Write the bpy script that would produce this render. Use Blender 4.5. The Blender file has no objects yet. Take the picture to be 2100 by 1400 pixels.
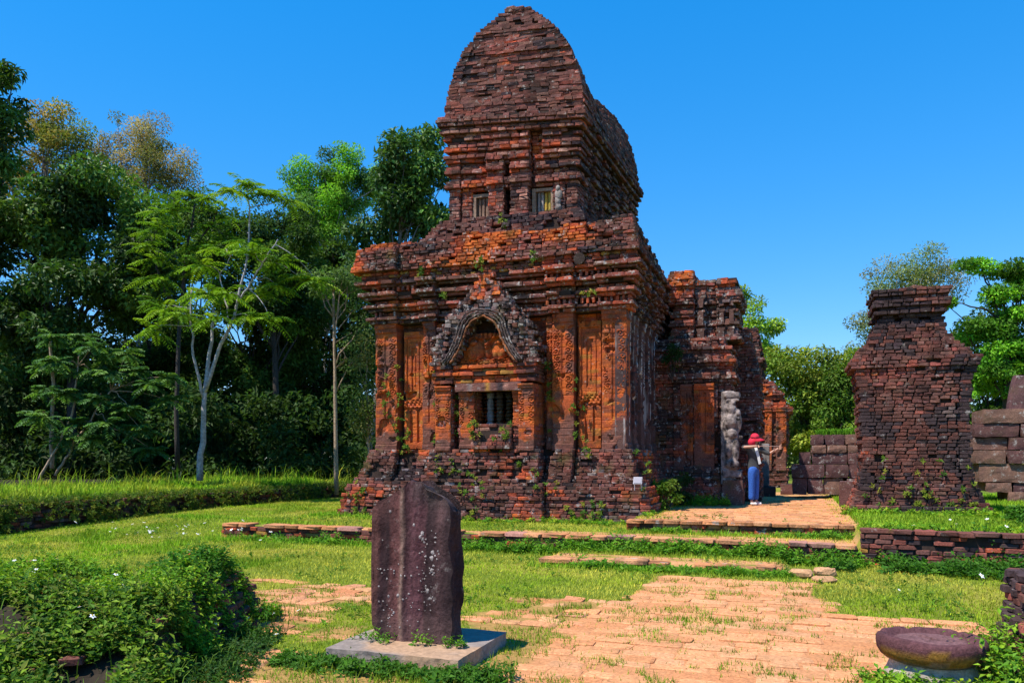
import bpy, bmesh, math, random
import numpy as np
from mathutils import Vector, Matrix

random.seed(7); RNG = np.random.default_rng(7)
scene = bpy.context.scene
COL = scene.collection
# ------------------------------------------------------------------ camera
CAM_H = 1.55
cam_d = bpy.data.cameras.new('camera'); cam = bpy.data.objects.new('camera', cam_d); COL.objects.link(cam)
cam.location = (0, 0, CAM_H); cam.rotation_euler = (math.radians(90), 0, 0)
cam_d.sensor_width = 36; cam_d.lens = 36*1600/2100; cam_d.shift_y = 240/2100
cam_d.clip_start = 0.05; cam_d.clip_end = 2000
scene.camera = cam
# ------------------------------------------------------------------ sky and sun
SUN_EL, SUN_VEC = math.radians(61), Vector((-0.85, -0.525, 0)).normalized()
w = bpy.data.worlds.new('World'); scene.world = w; w.use_nodes = True
nt = w.node_tree; nt.nodes.clear()
sky = nt.nodes.new('ShaderNodeTexSky'); sky.sky_type = 'NISHITA'; sky.sun_disc = False
sky.sun_elevation = SUN_EL; sky.sun_rotation = math.atan2(SUN_VEC.x, SUN_VEC.y)
sky.air_density = 1.0; sky.dust_density = 0.0; sky.ozone_density = 10.0
hsv = nt.nodes.new('ShaderNodeHueSaturation'); hsv.inputs['Saturation'].default_value = 1.80; hsv.inputs['Hue'].default_value = 0.508; hsv.inputs['Value'].default_value = 2.3
gam = nt.nodes.new('ShaderNodeGamma'); gam.inputs[1].default_value = .5
bg = nt.nodes.new('ShaderNodeBackground'); bg.inputs['Strength'].default_value = 0.15
wo = nt.nodes.new('ShaderNodeOutputWorld')
nt.links.new(sky.outputs[0], gam.inputs[0]); nt.links.new(gam.outputs[0], hsv.inputs['Color']); nt.links.new(hsv.outputs[0], bg.inputs['Color']); nt.links.new(bg.outputs[0], wo.inputs[0])
sd = bpy.data.lights.new('sun', 'SUN'); sd.energy = 5.0; sd.angle = math.radians(0.5); sd.color = (1.0, 0.93, 0.82)
sun = bpy.data.objects.new('sun', sd); COL.objects.link(sun)
to_sun = Vector((SUN_VEC.x*math.cos(SUN_EL), SUN_VEC.y*math.cos(SUN_EL), math.sin(SUN_EL)))
sun.rotation_euler = to_sun.to_track_quat('Z', 'Y').to_euler(); sun.location = to_sun*40
vs = scene.view_settings; vs.view_transform = 'Standard'; vs.look = 'None'; vs.exposure = 0.5; vs.gamma = 1.0; vs.use_curve_mapping = False
scene.render.engine = 'CYCLES'
cy = scene.cycles; cy.use_denoising = True; cy.max_bounces = 4; cy.diffuse_bounces = 1; cy.glossy_bounces = 2; cy.transmission_bounces = 3; cy.transparent_max_bounces = 4
cy.caustics_reflective = False; cy.caustics_refractive = False; cy.use_adaptive_sampling = True; cy.adaptive_threshold = 0.02

# ------------------------------------------------------------------ the site grid: u along the temple front, v away from the viewer
A = math.radians(20); CA, SA = math.cos(A), math.sin(A); CX, CY = 2.35, 16.0
def W(u, v): return CX+u*CA+v*SA, CY-u*SA+v*CA
def UV(x, y): return (x-CX)*CA-(y-CY)*SA, (x-CX)*SA+(y-CY)*CA

# ------------------------------------------------------------------ noise
def _hash(i, j, k, s):
    n = (i*374761393+j*668265263+k*1442695041+s*1274126177) & 0xffffffff
    n = ((n ^ (n >> 13))*1274126177) & 0xffffffff
    return ((n ^ (n >> 16)) & 0xffff)/65535.0
def vn(x, y, z=0., s=0):
    x, y, z = np.broadcast_arrays(np.asarray(x, float), np.asarray(y, float), np.asarray(z, float))
    xi, yi, zi = np.floor(x).astype(np.int64), np.floor(y).astype(np.int64), np.floor(z).astype(np.int64)
    fx, fy, fz = x-xi, y-yi, z-zi
    fx, fy, fz = fx*fx*(3-2*fx), fy*fy*(3-2*fy), fz*fz*(3-2*fz)
    r = 0
    for a in (0, 1):
        wa = fx if a else 1-fx
        for b in (0, 1):
            wb = fy if b else 1-fy
            for c in (0, 1):
                r = r+wa*wb*(fz if c else 1-fz)*_hash(xi+a, yi+b, zi+c, s)
    return r
def fbm(x, y, z=0., s=0, o=3):
    r, a, t = 0, 1., 0.
    for i in range(o):
        f = 2.03**i; r = r+a*vn(np.asarray(x)*f, np.asarray(y)*f, np.asarray(z)*f, s+i*17); t += a; a *= .5
    return r/t
def sstep(x, a, b):
    t = np.clip((x-a)/(b-a), 0, 1); return t*t*(3-2*t)

# ------------------------------------------------------------------ mesh helpers
def mesh_np(name, V, faces, mats=(), col=None, smooth=False):
    """faces: list of (n,k) int arrays"""
    me = bpy.data.meshes.new(name); V = np.asarray(V, np.float32)
    faces = [np.asarray(f, np.int32) for f in faces if len(f)]
    me.vertices.add(len(V)); me.vertices.foreach_set('co', V.ravel())
    nl = sum(f.size for f in faces); npoly = sum(len(f) for f in faces)
    me.loops.add(nl); me.polygons.add(npoly)
    me.loops.foreach_set('vertex_index', np.concatenate([f.ravel() for f in faces]))
    st, o = [], 0
    for f in faces:
        st.append(o+np.arange(len(f))*f.shape[1]); o += f.size
    me.polygons.foreach_set('loop_start', np.concatenate(st).astype(np.int32))
    me.polygons.foreach_set('use_smooth', np.full(npoly, bool(smooth)))
    me.update(calc_edges=True); me.validate()
    if col is not None:
        col = np.asarray(col, np.float32)
        if col.shape[1] == 3: col = np.concatenate([col, np.ones((len(col), 1), np.float32)], 1)
        at = me.color_attributes.new('Col', 'FLOAT_COLOR', 'POINT'); at.data.foreach_set('color', col.ravel())
    for m in (mats if isinstance(mats, (list, tuple)) else [mats]): me.materials.append(m)
    return me
OFF = {}
def link(name, me, parent=None):
    o = bpy.data.objects.new(name, me); COL.objects.link(o)
    if parent is not None:
        o.parent = parent; OFF[o.name] = OFF.get(parent.name, (0, 0, 0))
    return o
def tag(o, label=None, cat=None, group=None, kind=None):
    if label: o['label'] = label
    if cat: o['category'] = cat
    if group: o['group'] = group
    if kind: o['kind'] = kind
    return o
def thing(name, label, cat, u0, v0, z0, group=None, rot=-A):
    """an Empty at the thing's base, turned with the site grid; its meshes are given in (u, v, z)"""
    o = bpy.data.objects.new(name, None); COL.objects.link(o)
    x, y = W(u0, v0); o.location = (x, y, z0); o.rotation_euler = (0, 0, rot); OFF[o.name] = (u0, v0, z0)
    o.empty_display_size = .2
    return tag(o, label, cat, group)
def part(name, parent, V, faces, mats, col=None, smooth=False, kind=None, label=None):
    off = OFF.get(parent.name, (0, 0, 0)) if parent is not None else (0, 0, 0)
    V = np.asarray(V, float)-np.array(off)
    o = link(name, mesh_np(name, V, faces, mats, col, smooth), parent)
    return tag(o, label, None, None, kind)
class MB:
    """collects quads/tris/ngons"""
    def __init__(s): s.V, s.F, s.C, s.n = [], {}, [], 0
    def add(s, V, F, col=None):
        V = np.asarray(V, float).reshape(-1, 3); s.V.append(V)
        for f in (F if isinstance(F, list) else [F]):
            f = np.asarray(f, np.int64)
            if f.ndim == 1: f = f[None]
            s.F.setdefault(f.shape[1], []).append(f+s.n)
        if col is not None:
            c = np.asarray(col, float); s.C.append(np.broadcast_to(c, (len(V), c.shape[-1])).copy())
        s.n += len(V)
    def arrays(s):
        return np.concatenate(s.V), [np.concatenate(f) for f in s.F.values()], (np.concatenate(s.C) if s.C else None)
    def build(s, name, parent, mats, smooth=False, kind=None, label=None):
        V, F, C = s.arrays(); return part(name, parent, V, F, mats, C, smooth, kind, label)
BOXF = np.array([[0, 3, 2, 1], [4, 5, 6, 7], [0, 1, 5, 4], [1, 2, 6, 5], [2, 3, 7, 6], [3, 0, 4, 7]])
BOXV = np.array([[-.5, -.5, -.5], [.5, -.5, -.5], [.5, .5, -.5], [-.5, .5, -.5], [-.5, -.5, .5], [.5, -.5, .5], [.5, .5, .5], [-.5, .5, .5]])
def tube(pts, rad, sides=8, close=True):
    pts = np.asarray(pts, float); rad = np.broadcast_to(np.asarray(rad, float), (len(pts),))
    tg = np.gradient(pts, axis=0); tg /= np.linalg.norm(tg, axis=1, keepdims=True)+1e-9
    ref = np.array([0.31, 0.17, 0.93]) if abs(tg[0, 2]) < .8 else np.array([1., .1, .05])
    a = np.cross(tg, ref); a /= np.linalg.norm(a, axis=1, keepdims=True)+1e-9; b = np.cross(tg, a)
    th = np.linspace(0, 2*np.pi, sides, endpoint=False)
    V = pts[:, None]+rad[:, None, None]*(np.cos(th)[None, :, None]*a[:, None]+np.sin(th)[None, :, None]*b[:, None])
    n = len(pts); i = np.arange(n-1)[:, None]*sides; j = np.arange(sides)[None]; j2 = (j+1) % sides
    F = np.stack([i+j, i+j2, i+sides+j2, i+sides+j], -1).reshape(-1, 4)
    out = [F]
    if close: out += [np.arange(sides)[None, ::-1], (np.arange(sides)+(n-1)*sides)[None]]
    return V.reshape(-1, 3), out
def bez(p0, p1, p2, n):
    t = np.linspace(0, 1, n)[:, None]; p0, p1, p2 = map(np.asarray, (p0, p1, p2))
    return (1-t)**2*p0+2*t*(1-t)*p1+t*t*p2
def warp_box(nx, ny, nz, fn):
    """surface lattice of a box in [0,1]^3, warped by fn(P)->P"""
    V, idx, F = [], {}, []
    def vid(i, j, k):
        if (i, j, k) not in idx: idx[(i, j, k)] = len(V); V.append((i/nx, j/ny, k/nz))
        return idx[(i, j, k)]
    for i in range(nx):
        for j in range(ny):
            F.append([vid(i, j, 0), vid(i, j+1, 0), vid(i+1, j+1, 0), vid(i+1, j, 0)])
            F.append([vid(i, j, nz), vid(i+1, j, nz), vid(i+1, j+1, nz), vid(i, j+1, nz)])
    for i in range(nx):
        for k in range(nz):
            F.append([vid(i, 0, k), vid(i+1, 0, k), vid(i+1, 0, k+1), vid(i, 0, k+1)])
            F.append([vid(i, ny, k), vid(i, ny, k+1), vid(i+1, ny, k+1), vid(i+1, ny, k)])
    for j in range(ny):
        for k in range(nz):
            F.append([vid(0, j, k), vid(0, j, k+1), vid(0, j+1, k+1), vid(0, j+1, k)])
            F.append([vid(nx, j, k), vid(nx, j+1, k), vid(nx, j+1, k+1), vid(nx, j, k+1)])
    return fn(np.array(V, float)), [np.array(F)]

# ------------------------------------------------------------------ materials
def newmat(name):
    m = bpy.data.materials.new(name); m.use_nodes = True; n = m.node_tree; n.nodes.clear(); return m, n
def N(n, t, **kw):
    x = n.nodes.new(t)
    for k, v in kw.items():
        if k in x.inputs: x.inputs[k].default_value = v
        else: setattr(x, k, v)
    return x
def ramp(n, fac, stops):
    r = n.nodes.new('ShaderNodeValToRGB'); e = r.color_ramp.elements
    while len(e) < len(stops): e.new(.5)
    for i, (p, c) in enumerate(stops):
        e[i].position = p; e[i].color = (c, c, c, 1) if not hasattr(c, '__len__') else (*c, 1)
    n.links.new(fac, r.inputs[0]); return r
def mix(n, fac, a, b, mode='MIX'):
    m = n.nodes.new('ShaderNodeMix'); m.data_type = 'RGBA'; m.blend_type = mode
    for sock, v in ((m.inputs[0], fac), (m.inputs[6], a), (m.inputs[7], b)):
        if isinstance(v, (int, float)): sock.default_value = v
        elif isinstance(v, (tuple, list)): sock.default_value = (*v, 1)
        else: n.links.new(v, sock)
    return m.outputs[2]
def masonry_mat(name, lichen=.6, lscale=7., bump=.5, dirt=(.085, .05, .045), dirt_amt=.5, rough=.92, streak=False, moss=0., lthr=.6):
    m, n = newmat(name); L = n.links
    at = N(n, 'ShaderNodeVertexColor', layer_name='Col')
    geo = N(n, 'ShaderNodeNewGeometry')
    tc = geo.outputs['Position']
    fine = N(n, 'ShaderNodeTexNoise', Scale=38., Detail=5., Roughness=.7); L.new(tc, fine.inputs['Vector'])
    med = N(n, 'ShaderNodeTexNoise', Scale=2.6, Detail=6., Roughness=.68); L.new(tc, med.inputs['Vector'])
    mid_ = N(n, 'ShaderNodeTexNoise', Scale=13., Detail=3., Roughness=.6); L.new(tc, mid_.inputs['Vector'])
    fr = ramp(n, fine.outputs[0], [(.27, .42), (.73, 1.32)])
    c = mix(n, 1., at.outputs[0], fr.outputs[0], 'MULTIPLY')
    dr = ramp(n, med.outputs[0], [(.42, 0.), (.66, 1.)])
    dm = N(n, 'ShaderNodeMath', operation='MULTIPLY'); L.new(dr.outputs[0], dm.inputs[0]); dm.inputs[1].default_value = dirt_amt
    c = mix(n, dm.outputs[0], c, dirt)
    if moss:
        ms = N(n, 'ShaderNodeTexNoise', Scale=1.7, Detail=5., Roughness=.7); L.new(tc, ms.inputs['Vector'])
        mr = ramp(n, ms.outputs[0], [(.55, 0.), (.68, moss)])
        c = mix(n, mr.outputs[0], c, (.085, .085, .02))
    if streak:
        mp = N(n, 'ShaderNodeMapping'); mp.inputs['Scale'].default_value = (9, 9, .5); L.new(tc, mp.inputs['Vector'])
        st = N(n, 'ShaderNodeTexNoise', Scale=1., Detail=4.); L.new(mp.outputs[0], st.inputs['Vector'])
        sr = ramp(n, st.outputs[0], [(.55, 0.), (.64, .85)])
        c = mix(n, sr.outputs[0], c, (.50, .46, .45))
    lw = N(n, 'ShaderNodeTexNoise', Scale=lscale, Detail=7., Roughness=.75); L.new(tc, lw.inputs['Vector'])
    lr = ramp(n, lw.outputs[0], [(lthr, 0.), (lthr+.08, lichen)])
    la = N(n, 'ShaderNodeMath', operation='MULTIPLY'); L.new(lr.outputs[0], la.inputs[0]); L.new(at.outputs['Alpha'], la.inputs[1])
    c = mix(n, la.outputs[0], c, (.42, .38, .35))
    b = N(n, 'ShaderNodeBsdfPrincipled', Roughness=rough); b.inputs['Specular IOR Level'].default_value = .08
    L.new(c, b.inputs['Base Color'])
    bp = N(n, 'ShaderNodeBump', Strength=bump, Distance=.02); hs = mix(n, .5, fine.outputs[0], mid_.outputs[0]); L.new(hs, bp.inputs['Height']); L.new(bp.outputs[0], b.inputs['Normal'])
    o = N(n, 'ShaderNodeOutputMaterial'); L.new(b.outputs[0], o.inputs[0]); return m
def leaf_mat(name, trans=.35, rough=.55, spec=.12):
    m, n = newmat(name); L = n.links
    at = N(n, 'ShaderNodeVertexColor', layer_name='Col')
    b = N(n, 'ShaderNodeBsdfPrincipled', Roughness=rough); b.inputs['Specular IOR Level'].default_value = spec
    L.new(at.outputs[0], b.inputs['Base Color'])
    t = N(n, 'ShaderNodeBsdfTranslucent')
    tcol = mix(n, 1., at.outputs[0], (1.15, 1.25, .55), 'MULTIPLY'); L.new(tcol, t.inputs[0])
    ms = N(n, 'ShaderNodeMixShader'); ms.inputs[0].default_value = trans
    L.new(b.outputs[0], ms.inputs[1]); L.new(t.outputs[0], ms.inputs[2])
    o = N(n, 'ShaderNodeOutputMaterial'); L.new(ms.outputs[0], o.inputs[0]); return m
def plain_mat(name, col, rough=.7, nscale=0, namt=.25, bump=0., spec=.3, attr=False):
    m, n = newmat(name); L = n.links
    b = N(n, 'ShaderNodeBsdfPrincipled', Roughness=rough); b.inputs['Specular IOR Level'].default_value = spec
    src = None
    if attr: src = N(n, 'ShaderNodeVertexColor', layer_name='Col').outputs[0]
    if nscale:
        geo = N(n, 'ShaderNodeNewGeometry'); t = N(n, 'ShaderNodeTexNoise', Scale=nscale, Detail=6., Roughness=.65); L.new(geo.outputs['Position'], t.inputs['Vector'])
        r = ramp(n, t.outputs[0], [(.3, 1-namt), (.7, 1+namt)])
        L.new(mix(n, 1., src if src else col, r.outputs[0], 'MULTIPLY'), b.inputs['Base Color'])
        if bump:
            bp = N(n, 'ShaderNodeBump', Strength=bump, Distance=.02); L.new(t.outputs[0], bp.inputs['Height']); L.new(bp.outputs[0], b.inputs['Normal'])
    elif src: L.new(src, b.inputs['Base Color'])
    else: b.inputs['Base Color'].default_value = (*col, 1)
    o = N(n, 'ShaderNodeOutputMaterial'); L.new(b.outputs[0], o.inputs[0]); return m

M_BRICK = masonry_mat('weathered_brick', .85, 6., lthr=.57, moss=.5, dirt=(.045, .027, .021), dirt_amt=.8, bump=.9)
M_TOWER = masonry_mat('tower_brick', .7, 8., lthr=.58, dirt=(.045, .027, .023), dirt_amt=.8, bump=.9)
M_CARVED = masonry_mat('carved_brick', .6, 8., moss=.35, dirt=(.075, .034, .028), dirt_amt=.7)
M_CRUST = masonry_mat('crusted_brick', .95, 9., dirt=(.048, .030, .024), dirt_amt=.75, lthr=.55, moss=.35, bump=.8)
M_FLANK = masonry_mat('flank_brick', .8, 6., streak=True)
M_PILLAR = masonry_mat('pillar_brick', .6, 5.5, dirt=(.046, .03, .029), dirt_amt=.85, bump=.9)
M_PAVE = masonry_mat('paving_brick', .15, 8., dirt=(.36, .19, .085), dirt_amt=.5, bump=.35)
M_STONE = masonry_mat('purple_sandstone', .75, 6.5, lthr=.56, moss=.3, dirt=(.045, .028, .03), dirt_amt=.55)
M_STELE = masonry_mat('dark_stele_stone', .7, 9., dirt=(.03, .018, .02), dirt_amt=.5, bump=.9, rough=.9)
M_MOSSY = masonry_mat('mossy_brick', .5, 6., moss=.75)
M_CORE = plain_mat('earth_mortar', (.045, .026, .02), .95, 9., .4, .5)
M_LEAF = leaf_mat('leaf'); M_LEAFG = leaf_mat('glossy_leaf', .25, .5, .25); M_GRASS = leaf_mat('grass_blade', .3, .7, .04)
M_BARK = plain_mat('bark', (.2, .16, .13), .9, 14., .5, .6, attr=True)
M_CONC = plain_mat('concrete', (.33, .30, .30), .9, 7., .3, .35)
# ------------------------------------------------------------------ bricks
PAL = np.array([(.52, .118, .028),   # 0 orange
                (.40, .08, .035),  # 1 red
                (.25, .075, .055),   # 2 mauve red
                (.14, .052, .04),  # 3 dark brown
                (.36, .17, .13),    # 4 pale pink
                (.045, .03, .032),  # 5 black crust
                (.33, .27, .25),    # 6 white lichen
                (.46, .23, .05),    # 7 ochre
                (.165, .072, .058),  # 8 purple brown
                (.66, .295, .135),  # 9 tan paving
                (.61, .255, .11),    # 10 orange paving
                (.69, .335, .165),    # 11 pale paving
                (.18, .125, .115),    # 12 grey
                ])
PAL[[0, 1, 2, 3, 4, 8, 12]] *= 1.3; PAL[5] *= 1.4
TONES = [5, 3, 8, 2, 1, 0]
def tone(x, y, z, mid, amp=.9, sc=1.1, seed=0, rnd=.09):
    t = mid+amp*(float(fbm(x*sc, y*sc, z*sc*1.7, seed))-.5)*1.6+random.gauss(0, rnd); return TONES[min(5, max(0, int(t*6)))]
_bm = bmesh.new(); bmesh.ops.create_cube(_bm, size=1.0); bmesh.ops.bevel(_bm, geom=list(_bm.edges), offset=.11, segments=1, affect='EDGES')
_bm.verts.ensure_lookup_table()
CHV = np.array([v.co[:] for v in _bm.verts]); _q = [[v.index for v in f.verts] for f in _bm.faces]; _bm.free()
CHF = [np.array([f for f in _q if len(f) == k]) for k in (3, 4) if any(len(f) == k for f in _q)]
_variants = {}
def brick_variant(mat, pi, k):
    key = (mat.name, pi, k)
    if key not in _variants:
        r = np.random.default_rng(pi*31+k*7+5)
        V = CHV*(1+r.normal(0, .02, CHV.shape))
        for cx in (-1, 1):
            for cyy in (-1, 1):
                for cz in (-1, 1):
                    s = (np.sign(CHV[:, 0]) == cx) & (np.sign(CHV[:, 1]) == cyy) & (np.sign(CHV[:, 2]) == cz)
                    V[s] += r.normal(0, .022, 3)
        c = PAL[pi]*r.uniform(.82, 1.12)
        _variants[key] = mesh_np('brick', V, CHF, mat, np.tile([*c, 1.], (len(V), 1)))
    return _variants[key]
class Bricks:
    def __init__(s): s.r = []
    def add(s, x, y, z, l, d, h, ang, pi): s.r.append((x, y, z, l, d, h, ang, pi))
    def build(s, parent, mat, nobj=0, key=None, name='brick', stuff='brickwork', jit=.005, lich=1., seed=1, chamfer=True, warp=None, roty=0.):
        if not s.r: return
        R = s.r; off = np.array(OFF.get(parent.name, (0, 0, 0)))
        if nobj:
            order = sorted(range(len(R)), key=lambda i: -key(R[i])) if key else list(range(len(R)))
            pick = set(order[:nobj])
            for i in sorted(pick):
                x, y, z, l, d, h, a, pi = R[i]
                o = bpy.data.objects.new(name, brick_variant(mat, pi, i % 4)); COL.objects.link(o); o.parent = parent
                p_ = np.array((x, y, z), float); p_ = p_ if warp is None else warp(p_[None])[0]; o.location = p_-off; o.rotation_euler = (random.gauss(0, .008), roty+random.gauss(0, .008), a); o.scale = (l, d, h)
            R = [R[i] for i in range(len(R)) if i not in pick]
        if not R: return
        A_ = np.array(R, float); n = len(A_); r = np.random.default_rng(seed)
        BV, BF = (CHV, CHF) if chamfer else (BOXV, [BOXF])
        V = BV[None]*A_[:, None, 3:6]+(r.normal(0, jit*.55, (n, len(BV), 3)) if not chamfer else r.normal(0, jit*.5, (n, len(BV), 3)))
        ca, sa = np.cos(A_[:, 6])[:, None], np.sin(A_[:, 6])[:, None]
        X = V[..., 0]*ca-V[..., 1]*sa; Y = V[..., 0]*sa+V[..., 1]*ca
        V = np.stack([X, Y, V[..., 2]], -1)+A_[:, None, :3]
        c = PAL[A_[:, 7].astype(int)]*r.uniform(.82, 1.15, (n, 1))*r.uniform(.93, 1.07, (n, 3))
        if warp is not None: V = warp(V.reshape(-1, 3)).reshape(V.shape)
        C = np.repeat(np.concatenate([c, np.full((n, 1), lich)], 1), len(BV), 0)
        F = [(f[None]+(np.arange(n)*len(BV))[:, None, None]).reshape(-1, f.shape[1]) for f in BF]
        return part(stuff, parent, V.reshape(-1, 3), F, mat, C, kind='stuff')
def lay(B, p, q, z, h, L, depth, colf, jit=.01, miss=0., keep=None, gap=.006):
    px, py = p; qx, qy = q; dx, dy = qx-px, qy-py; ln = math.hypot(dx, dy)
    if ln < .03: return
    dx, dy = dx/ln, dy/ln; nx, ny = dy, -dx; ang = math.atan2(dy, dx)
    t = -random.random()*L*.6
    while t < ln-.02:
        l = L*random.uniform(.7, 1.3); a, b = max(t, 0), min(t+l, ln)
        if b-a > .035 and random.random() > miss:
            m = (a+b)/2; o = random.gauss(0, jit*.6)
            x, y = px+dx*m, py+dy*m
            if keep is None or keep(x, y, z):
                B.add(x+nx*(o-depth/2), y+ny*(o-depth/2), z+h/2+random.gauss(0, .0015), (b-a)-gap*random.uniform(.5, 1.6), depth, h-gap*random.uniform(.4, 1.3), ang+random.gauss(0, .012), colf(x, y, z))
        t += l
def course(B, poly, z, h, L, depth, colf, jit=.01, miss=0., keep=None, back=False):
    n = len(poly)
    for i in range(n):
        p, q = poly[i], poly[(i+1) % n]
        ln = math.hypot(q[0]-p[0], q[1]-p[1])
        if ln < .02: continue
        if not back and -(q[0]-p[0])/ln > .7: continue       # rear faces
        lay(B, p, q, z, h, L, depth, colf, jit, miss, keep)
def inset(poly, d):
    n = len(poly); out = []
    for i in range(n):
        a, b, c = poly[i-1], poly[i], poly[(i+1) % n]
        e1 = np.array(b)-np.array(a); e2 = np.array(c)-np.array(b)
        e1 = e1/np.linalg.norm(e1); e2 = e2/np.linalg.norm(e2)
        n1, n2 = np.array((e1[1], -e1[0])), np.array((e2[1], -e2[0]))
        k = max(1+n1.dot(n2), .3); out.append(tuple(np.array(b)-(n1+n2)*d/k))
    return out
def clean(poly):
    out = []
    for p in poly:
        if not out or math.hypot(p[0]-out[-1][0], p[1]-out[-1][1]) > 1e-4: out.append(p)
    if math.hypot(out[0][0]-out[-1][0], out[0][1]-out[-1][1]) < 1e-4: out.pop()
    # drop collinear points
    r = []
    for i in range(len(out)):
        a, b, c = out[i-1], out[i], out[(i+1) % len(out)]
        if abs((b[0]-a[0])*(c[1]-b[1])-(b[1]-a[1])*(c[0]-b[0])) > 1e-7: r.append(b)
    return r
def prism(mb, poly, z0, z1, warp=None):
    n = len(poly); V = np.array([(x, y, z0) for x, y in poly]+[(x, y, z1) for x, y in poly])
    if warp is not None: V = warp(V)
    i = np.arange(n); j = (i+1) % n
    mb.add(V, [np.stack([i, j, j+n, i+n], 1), i[::-1][None], (i+n)[None]])
def pick(*wp):
    r = random.random()*sum(w for w, _ in wp)
    for w_, p in wp:
        r -= w_
        if r <= 0: return p
    return wp[-1][1]

# ------------------------------------------------------------------ ground
def ground_z(u, v):
    u, v = np.asarray(u, float), np.asarray(v, float)
    z = .025*(fbm(u*.5, v*.5, 0, 3)-.5)
    lift = .2*sstep(v, -6, 2)*sstep(-u, 6.8, 8.5); z = z+lift
    terr = sstep(v, -3.42, -3.30)*sstep(u, -7.36, -7.2); z = z*(1-terr)+terr*(.262+.02*(fbm(u, v, 0, 5)-.5))
    side = sstep(-u, 7.3, 9)*sstep(v, -3.4, 0); z = np.maximum(z, side*.16)
    mid = sstep(v, -4.84, -4.7)*sstep(u, -.34, -.2)*sstep(-u, -3.2, -3.05)*(v < -3.36); z = np.maximum(z, mid*.085)
    plat = sstep(v, -1.92, -1.8)*sstep(u, .35, .5); z = z*(1-plat)+plat*.45
    rt = sstep(v, -3.38, -3.26)*sstep(u, 4.12, 4.24); z = z*(1-rt)+rt*.485
    bank = sstep(-u, 12.05, 12.5); z = z*(1-bank)+bank*(.62+.15*sstep(-u, 13, 18))
    far = sstep(np.hypot(u, v), 40, 120); z = z*(1-far)+.5*far
    return z
STELE_UV = (.415, -10.26); PED = UV(2.95, 5.5)
def paved(u, v):
    """1 where the old clay paving shows"""
    n = fbm(u*.9, v*.9, 0, 11); e = .18*(fbm(u*2.2, v*2.2, 0, 12)-.5)
    p1 = (u+e > 1.55) & (u+e < 3.5) & (v > -7.75) & (v+e < -5.45)
    p2 = (v+e < -7.55) & (u+e < 4.95)
    thin = np.where(u < 1.35, .60, .0)-.25*(v > -7.9)*(u < 1.35)*0
    return np.where(p1, 1., np.where(p2 & (u > -3.6), np.where(u < 1.35, (n > .43)*.8, 1.), 0.))
def build_ground():
    cu = np.concatenate([[-420, -250, -140, -80, -50, -34, -26, -21, -18, -16], np.arange(-15, 10.01, .1), [10.5, 11.5, 13, 16, 20, 26, 36, 55, 90, 150, 260, 420]])
    cv = np.concatenate([[-300, -150, -70, -40, -25, -19, -16], np.arange(-14, 9.01, .1), [9.6, 10.5, 12, 14, 17, 21, 26, 33, 45, 65, 100, 170, 300, 450]])
    U, Vv = np.meshgrid(cu, cv, indexing='ij'); Z = ground_z(U, Vv)
    P = np.stack([*W(U, Vv), Z], -1).reshape(-1, 3)
    n, m = len(cu), len(cv); i = np.arange(n-1)[:, None]*m; j = np.arange(m-1)[None]
    F = np.stack([i+j, i+m+j, i+m+j+1, i+j+1], -1).reshape(-1, 4)
    g = fbm(U*1.3, Vv*1.3, 0, 21); g2 = fbm(U*.35, Vv*.35, 0, 23)
    pv = paved(U, Vv)
    grass = np.array((.13, .18, .02)); dry = np.array((.26, .24, .04)); earth = np.array((.56, .25, .11)); leafm = np.array((.03, .026, .015))
    k = sstep(g*.6+g2*.4, .42, .62)[..., None]
    C = grass*(1-k)+dry*k
    er = np.clip(pv, 0, 1)[..., None]*np.where(U < 1.35, .7, 1.)[..., None]; C = C*(1-er)+earth*er
    plat = ((Vv > -1.85) & (U > .45) & (U < 4.25) & (Vv < 12))[..., None]*1.; 
    plat = plat*sstep(fbm(U*1.5, Vv*1.5, 0, 31)+.5*(U > .75), .35, .5)[..., None]
    C = C*(1-plat)+np.array((.56, .29, .12))*plat
    st = (((Vv > -3.45) & (Vv < np.where(U > -1.5, -2.5, -3.0)) & (U > -6.5) & (U < 4.1)) | ((Vv > -4.9) & (Vv < -4.2) & (U > -.3) & (U < 3.1)))[..., None]*sstep(fbm(U*1.8, Vv*3, 0, 33), .28, .42)[..., None]*.95
    C = C*(1-st)+np.array((.58, .28, .125))*st
    fo = sstep(-U, 13.5, 16)[..., None]; C = C*(1-fo)+leafm*fo
    m_, nn = newmat('ground_cover'); L = nn.links
    at = N(nn, 'ShaderNodeVertexColor', layer_name='Col'); geo = N(nn, 'ShaderNodeNewGeometry')
    t1 = N(nn, 'ShaderNodeTexNoise', Scale=26., Detail=6., Roughness=.7); L.new(geo.outputs['Position'], t1.inputs['Vector'])
    r1 = ramp(nn, t1.outputs[0], [(.3, .62), (.72, 1.25)])
    b = N(nn, 'ShaderNodeBsdfPrincipled', Roughness=.95); b.inputs['Specular IOR Level'].default_value = .1
    L.new(mix(nn, 1., at.outputs[0], r1.outputs[0], 'MULTIPLY'), b.inputs['Base Color'])
    bp = N(nn, 'ShaderNodeBump', Strength=.6, Distance=.03); L.new(t1.outputs[0], bp.inputs['Height']); L.new(bp.outputs[0], b.inputs['Normal'])
    o = N(nn, 'ShaderNodeOutputMaterial'); L.new(b.outputs[0], o.inputs[0])
    g_ = link('ground', mesh_np('ground', P, [F], m_, C.reshape(-1, 3), smooth=True)); tag(g_, kind='structure', label='grassy ground with worn earth around the temple')
build_ground()

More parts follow.
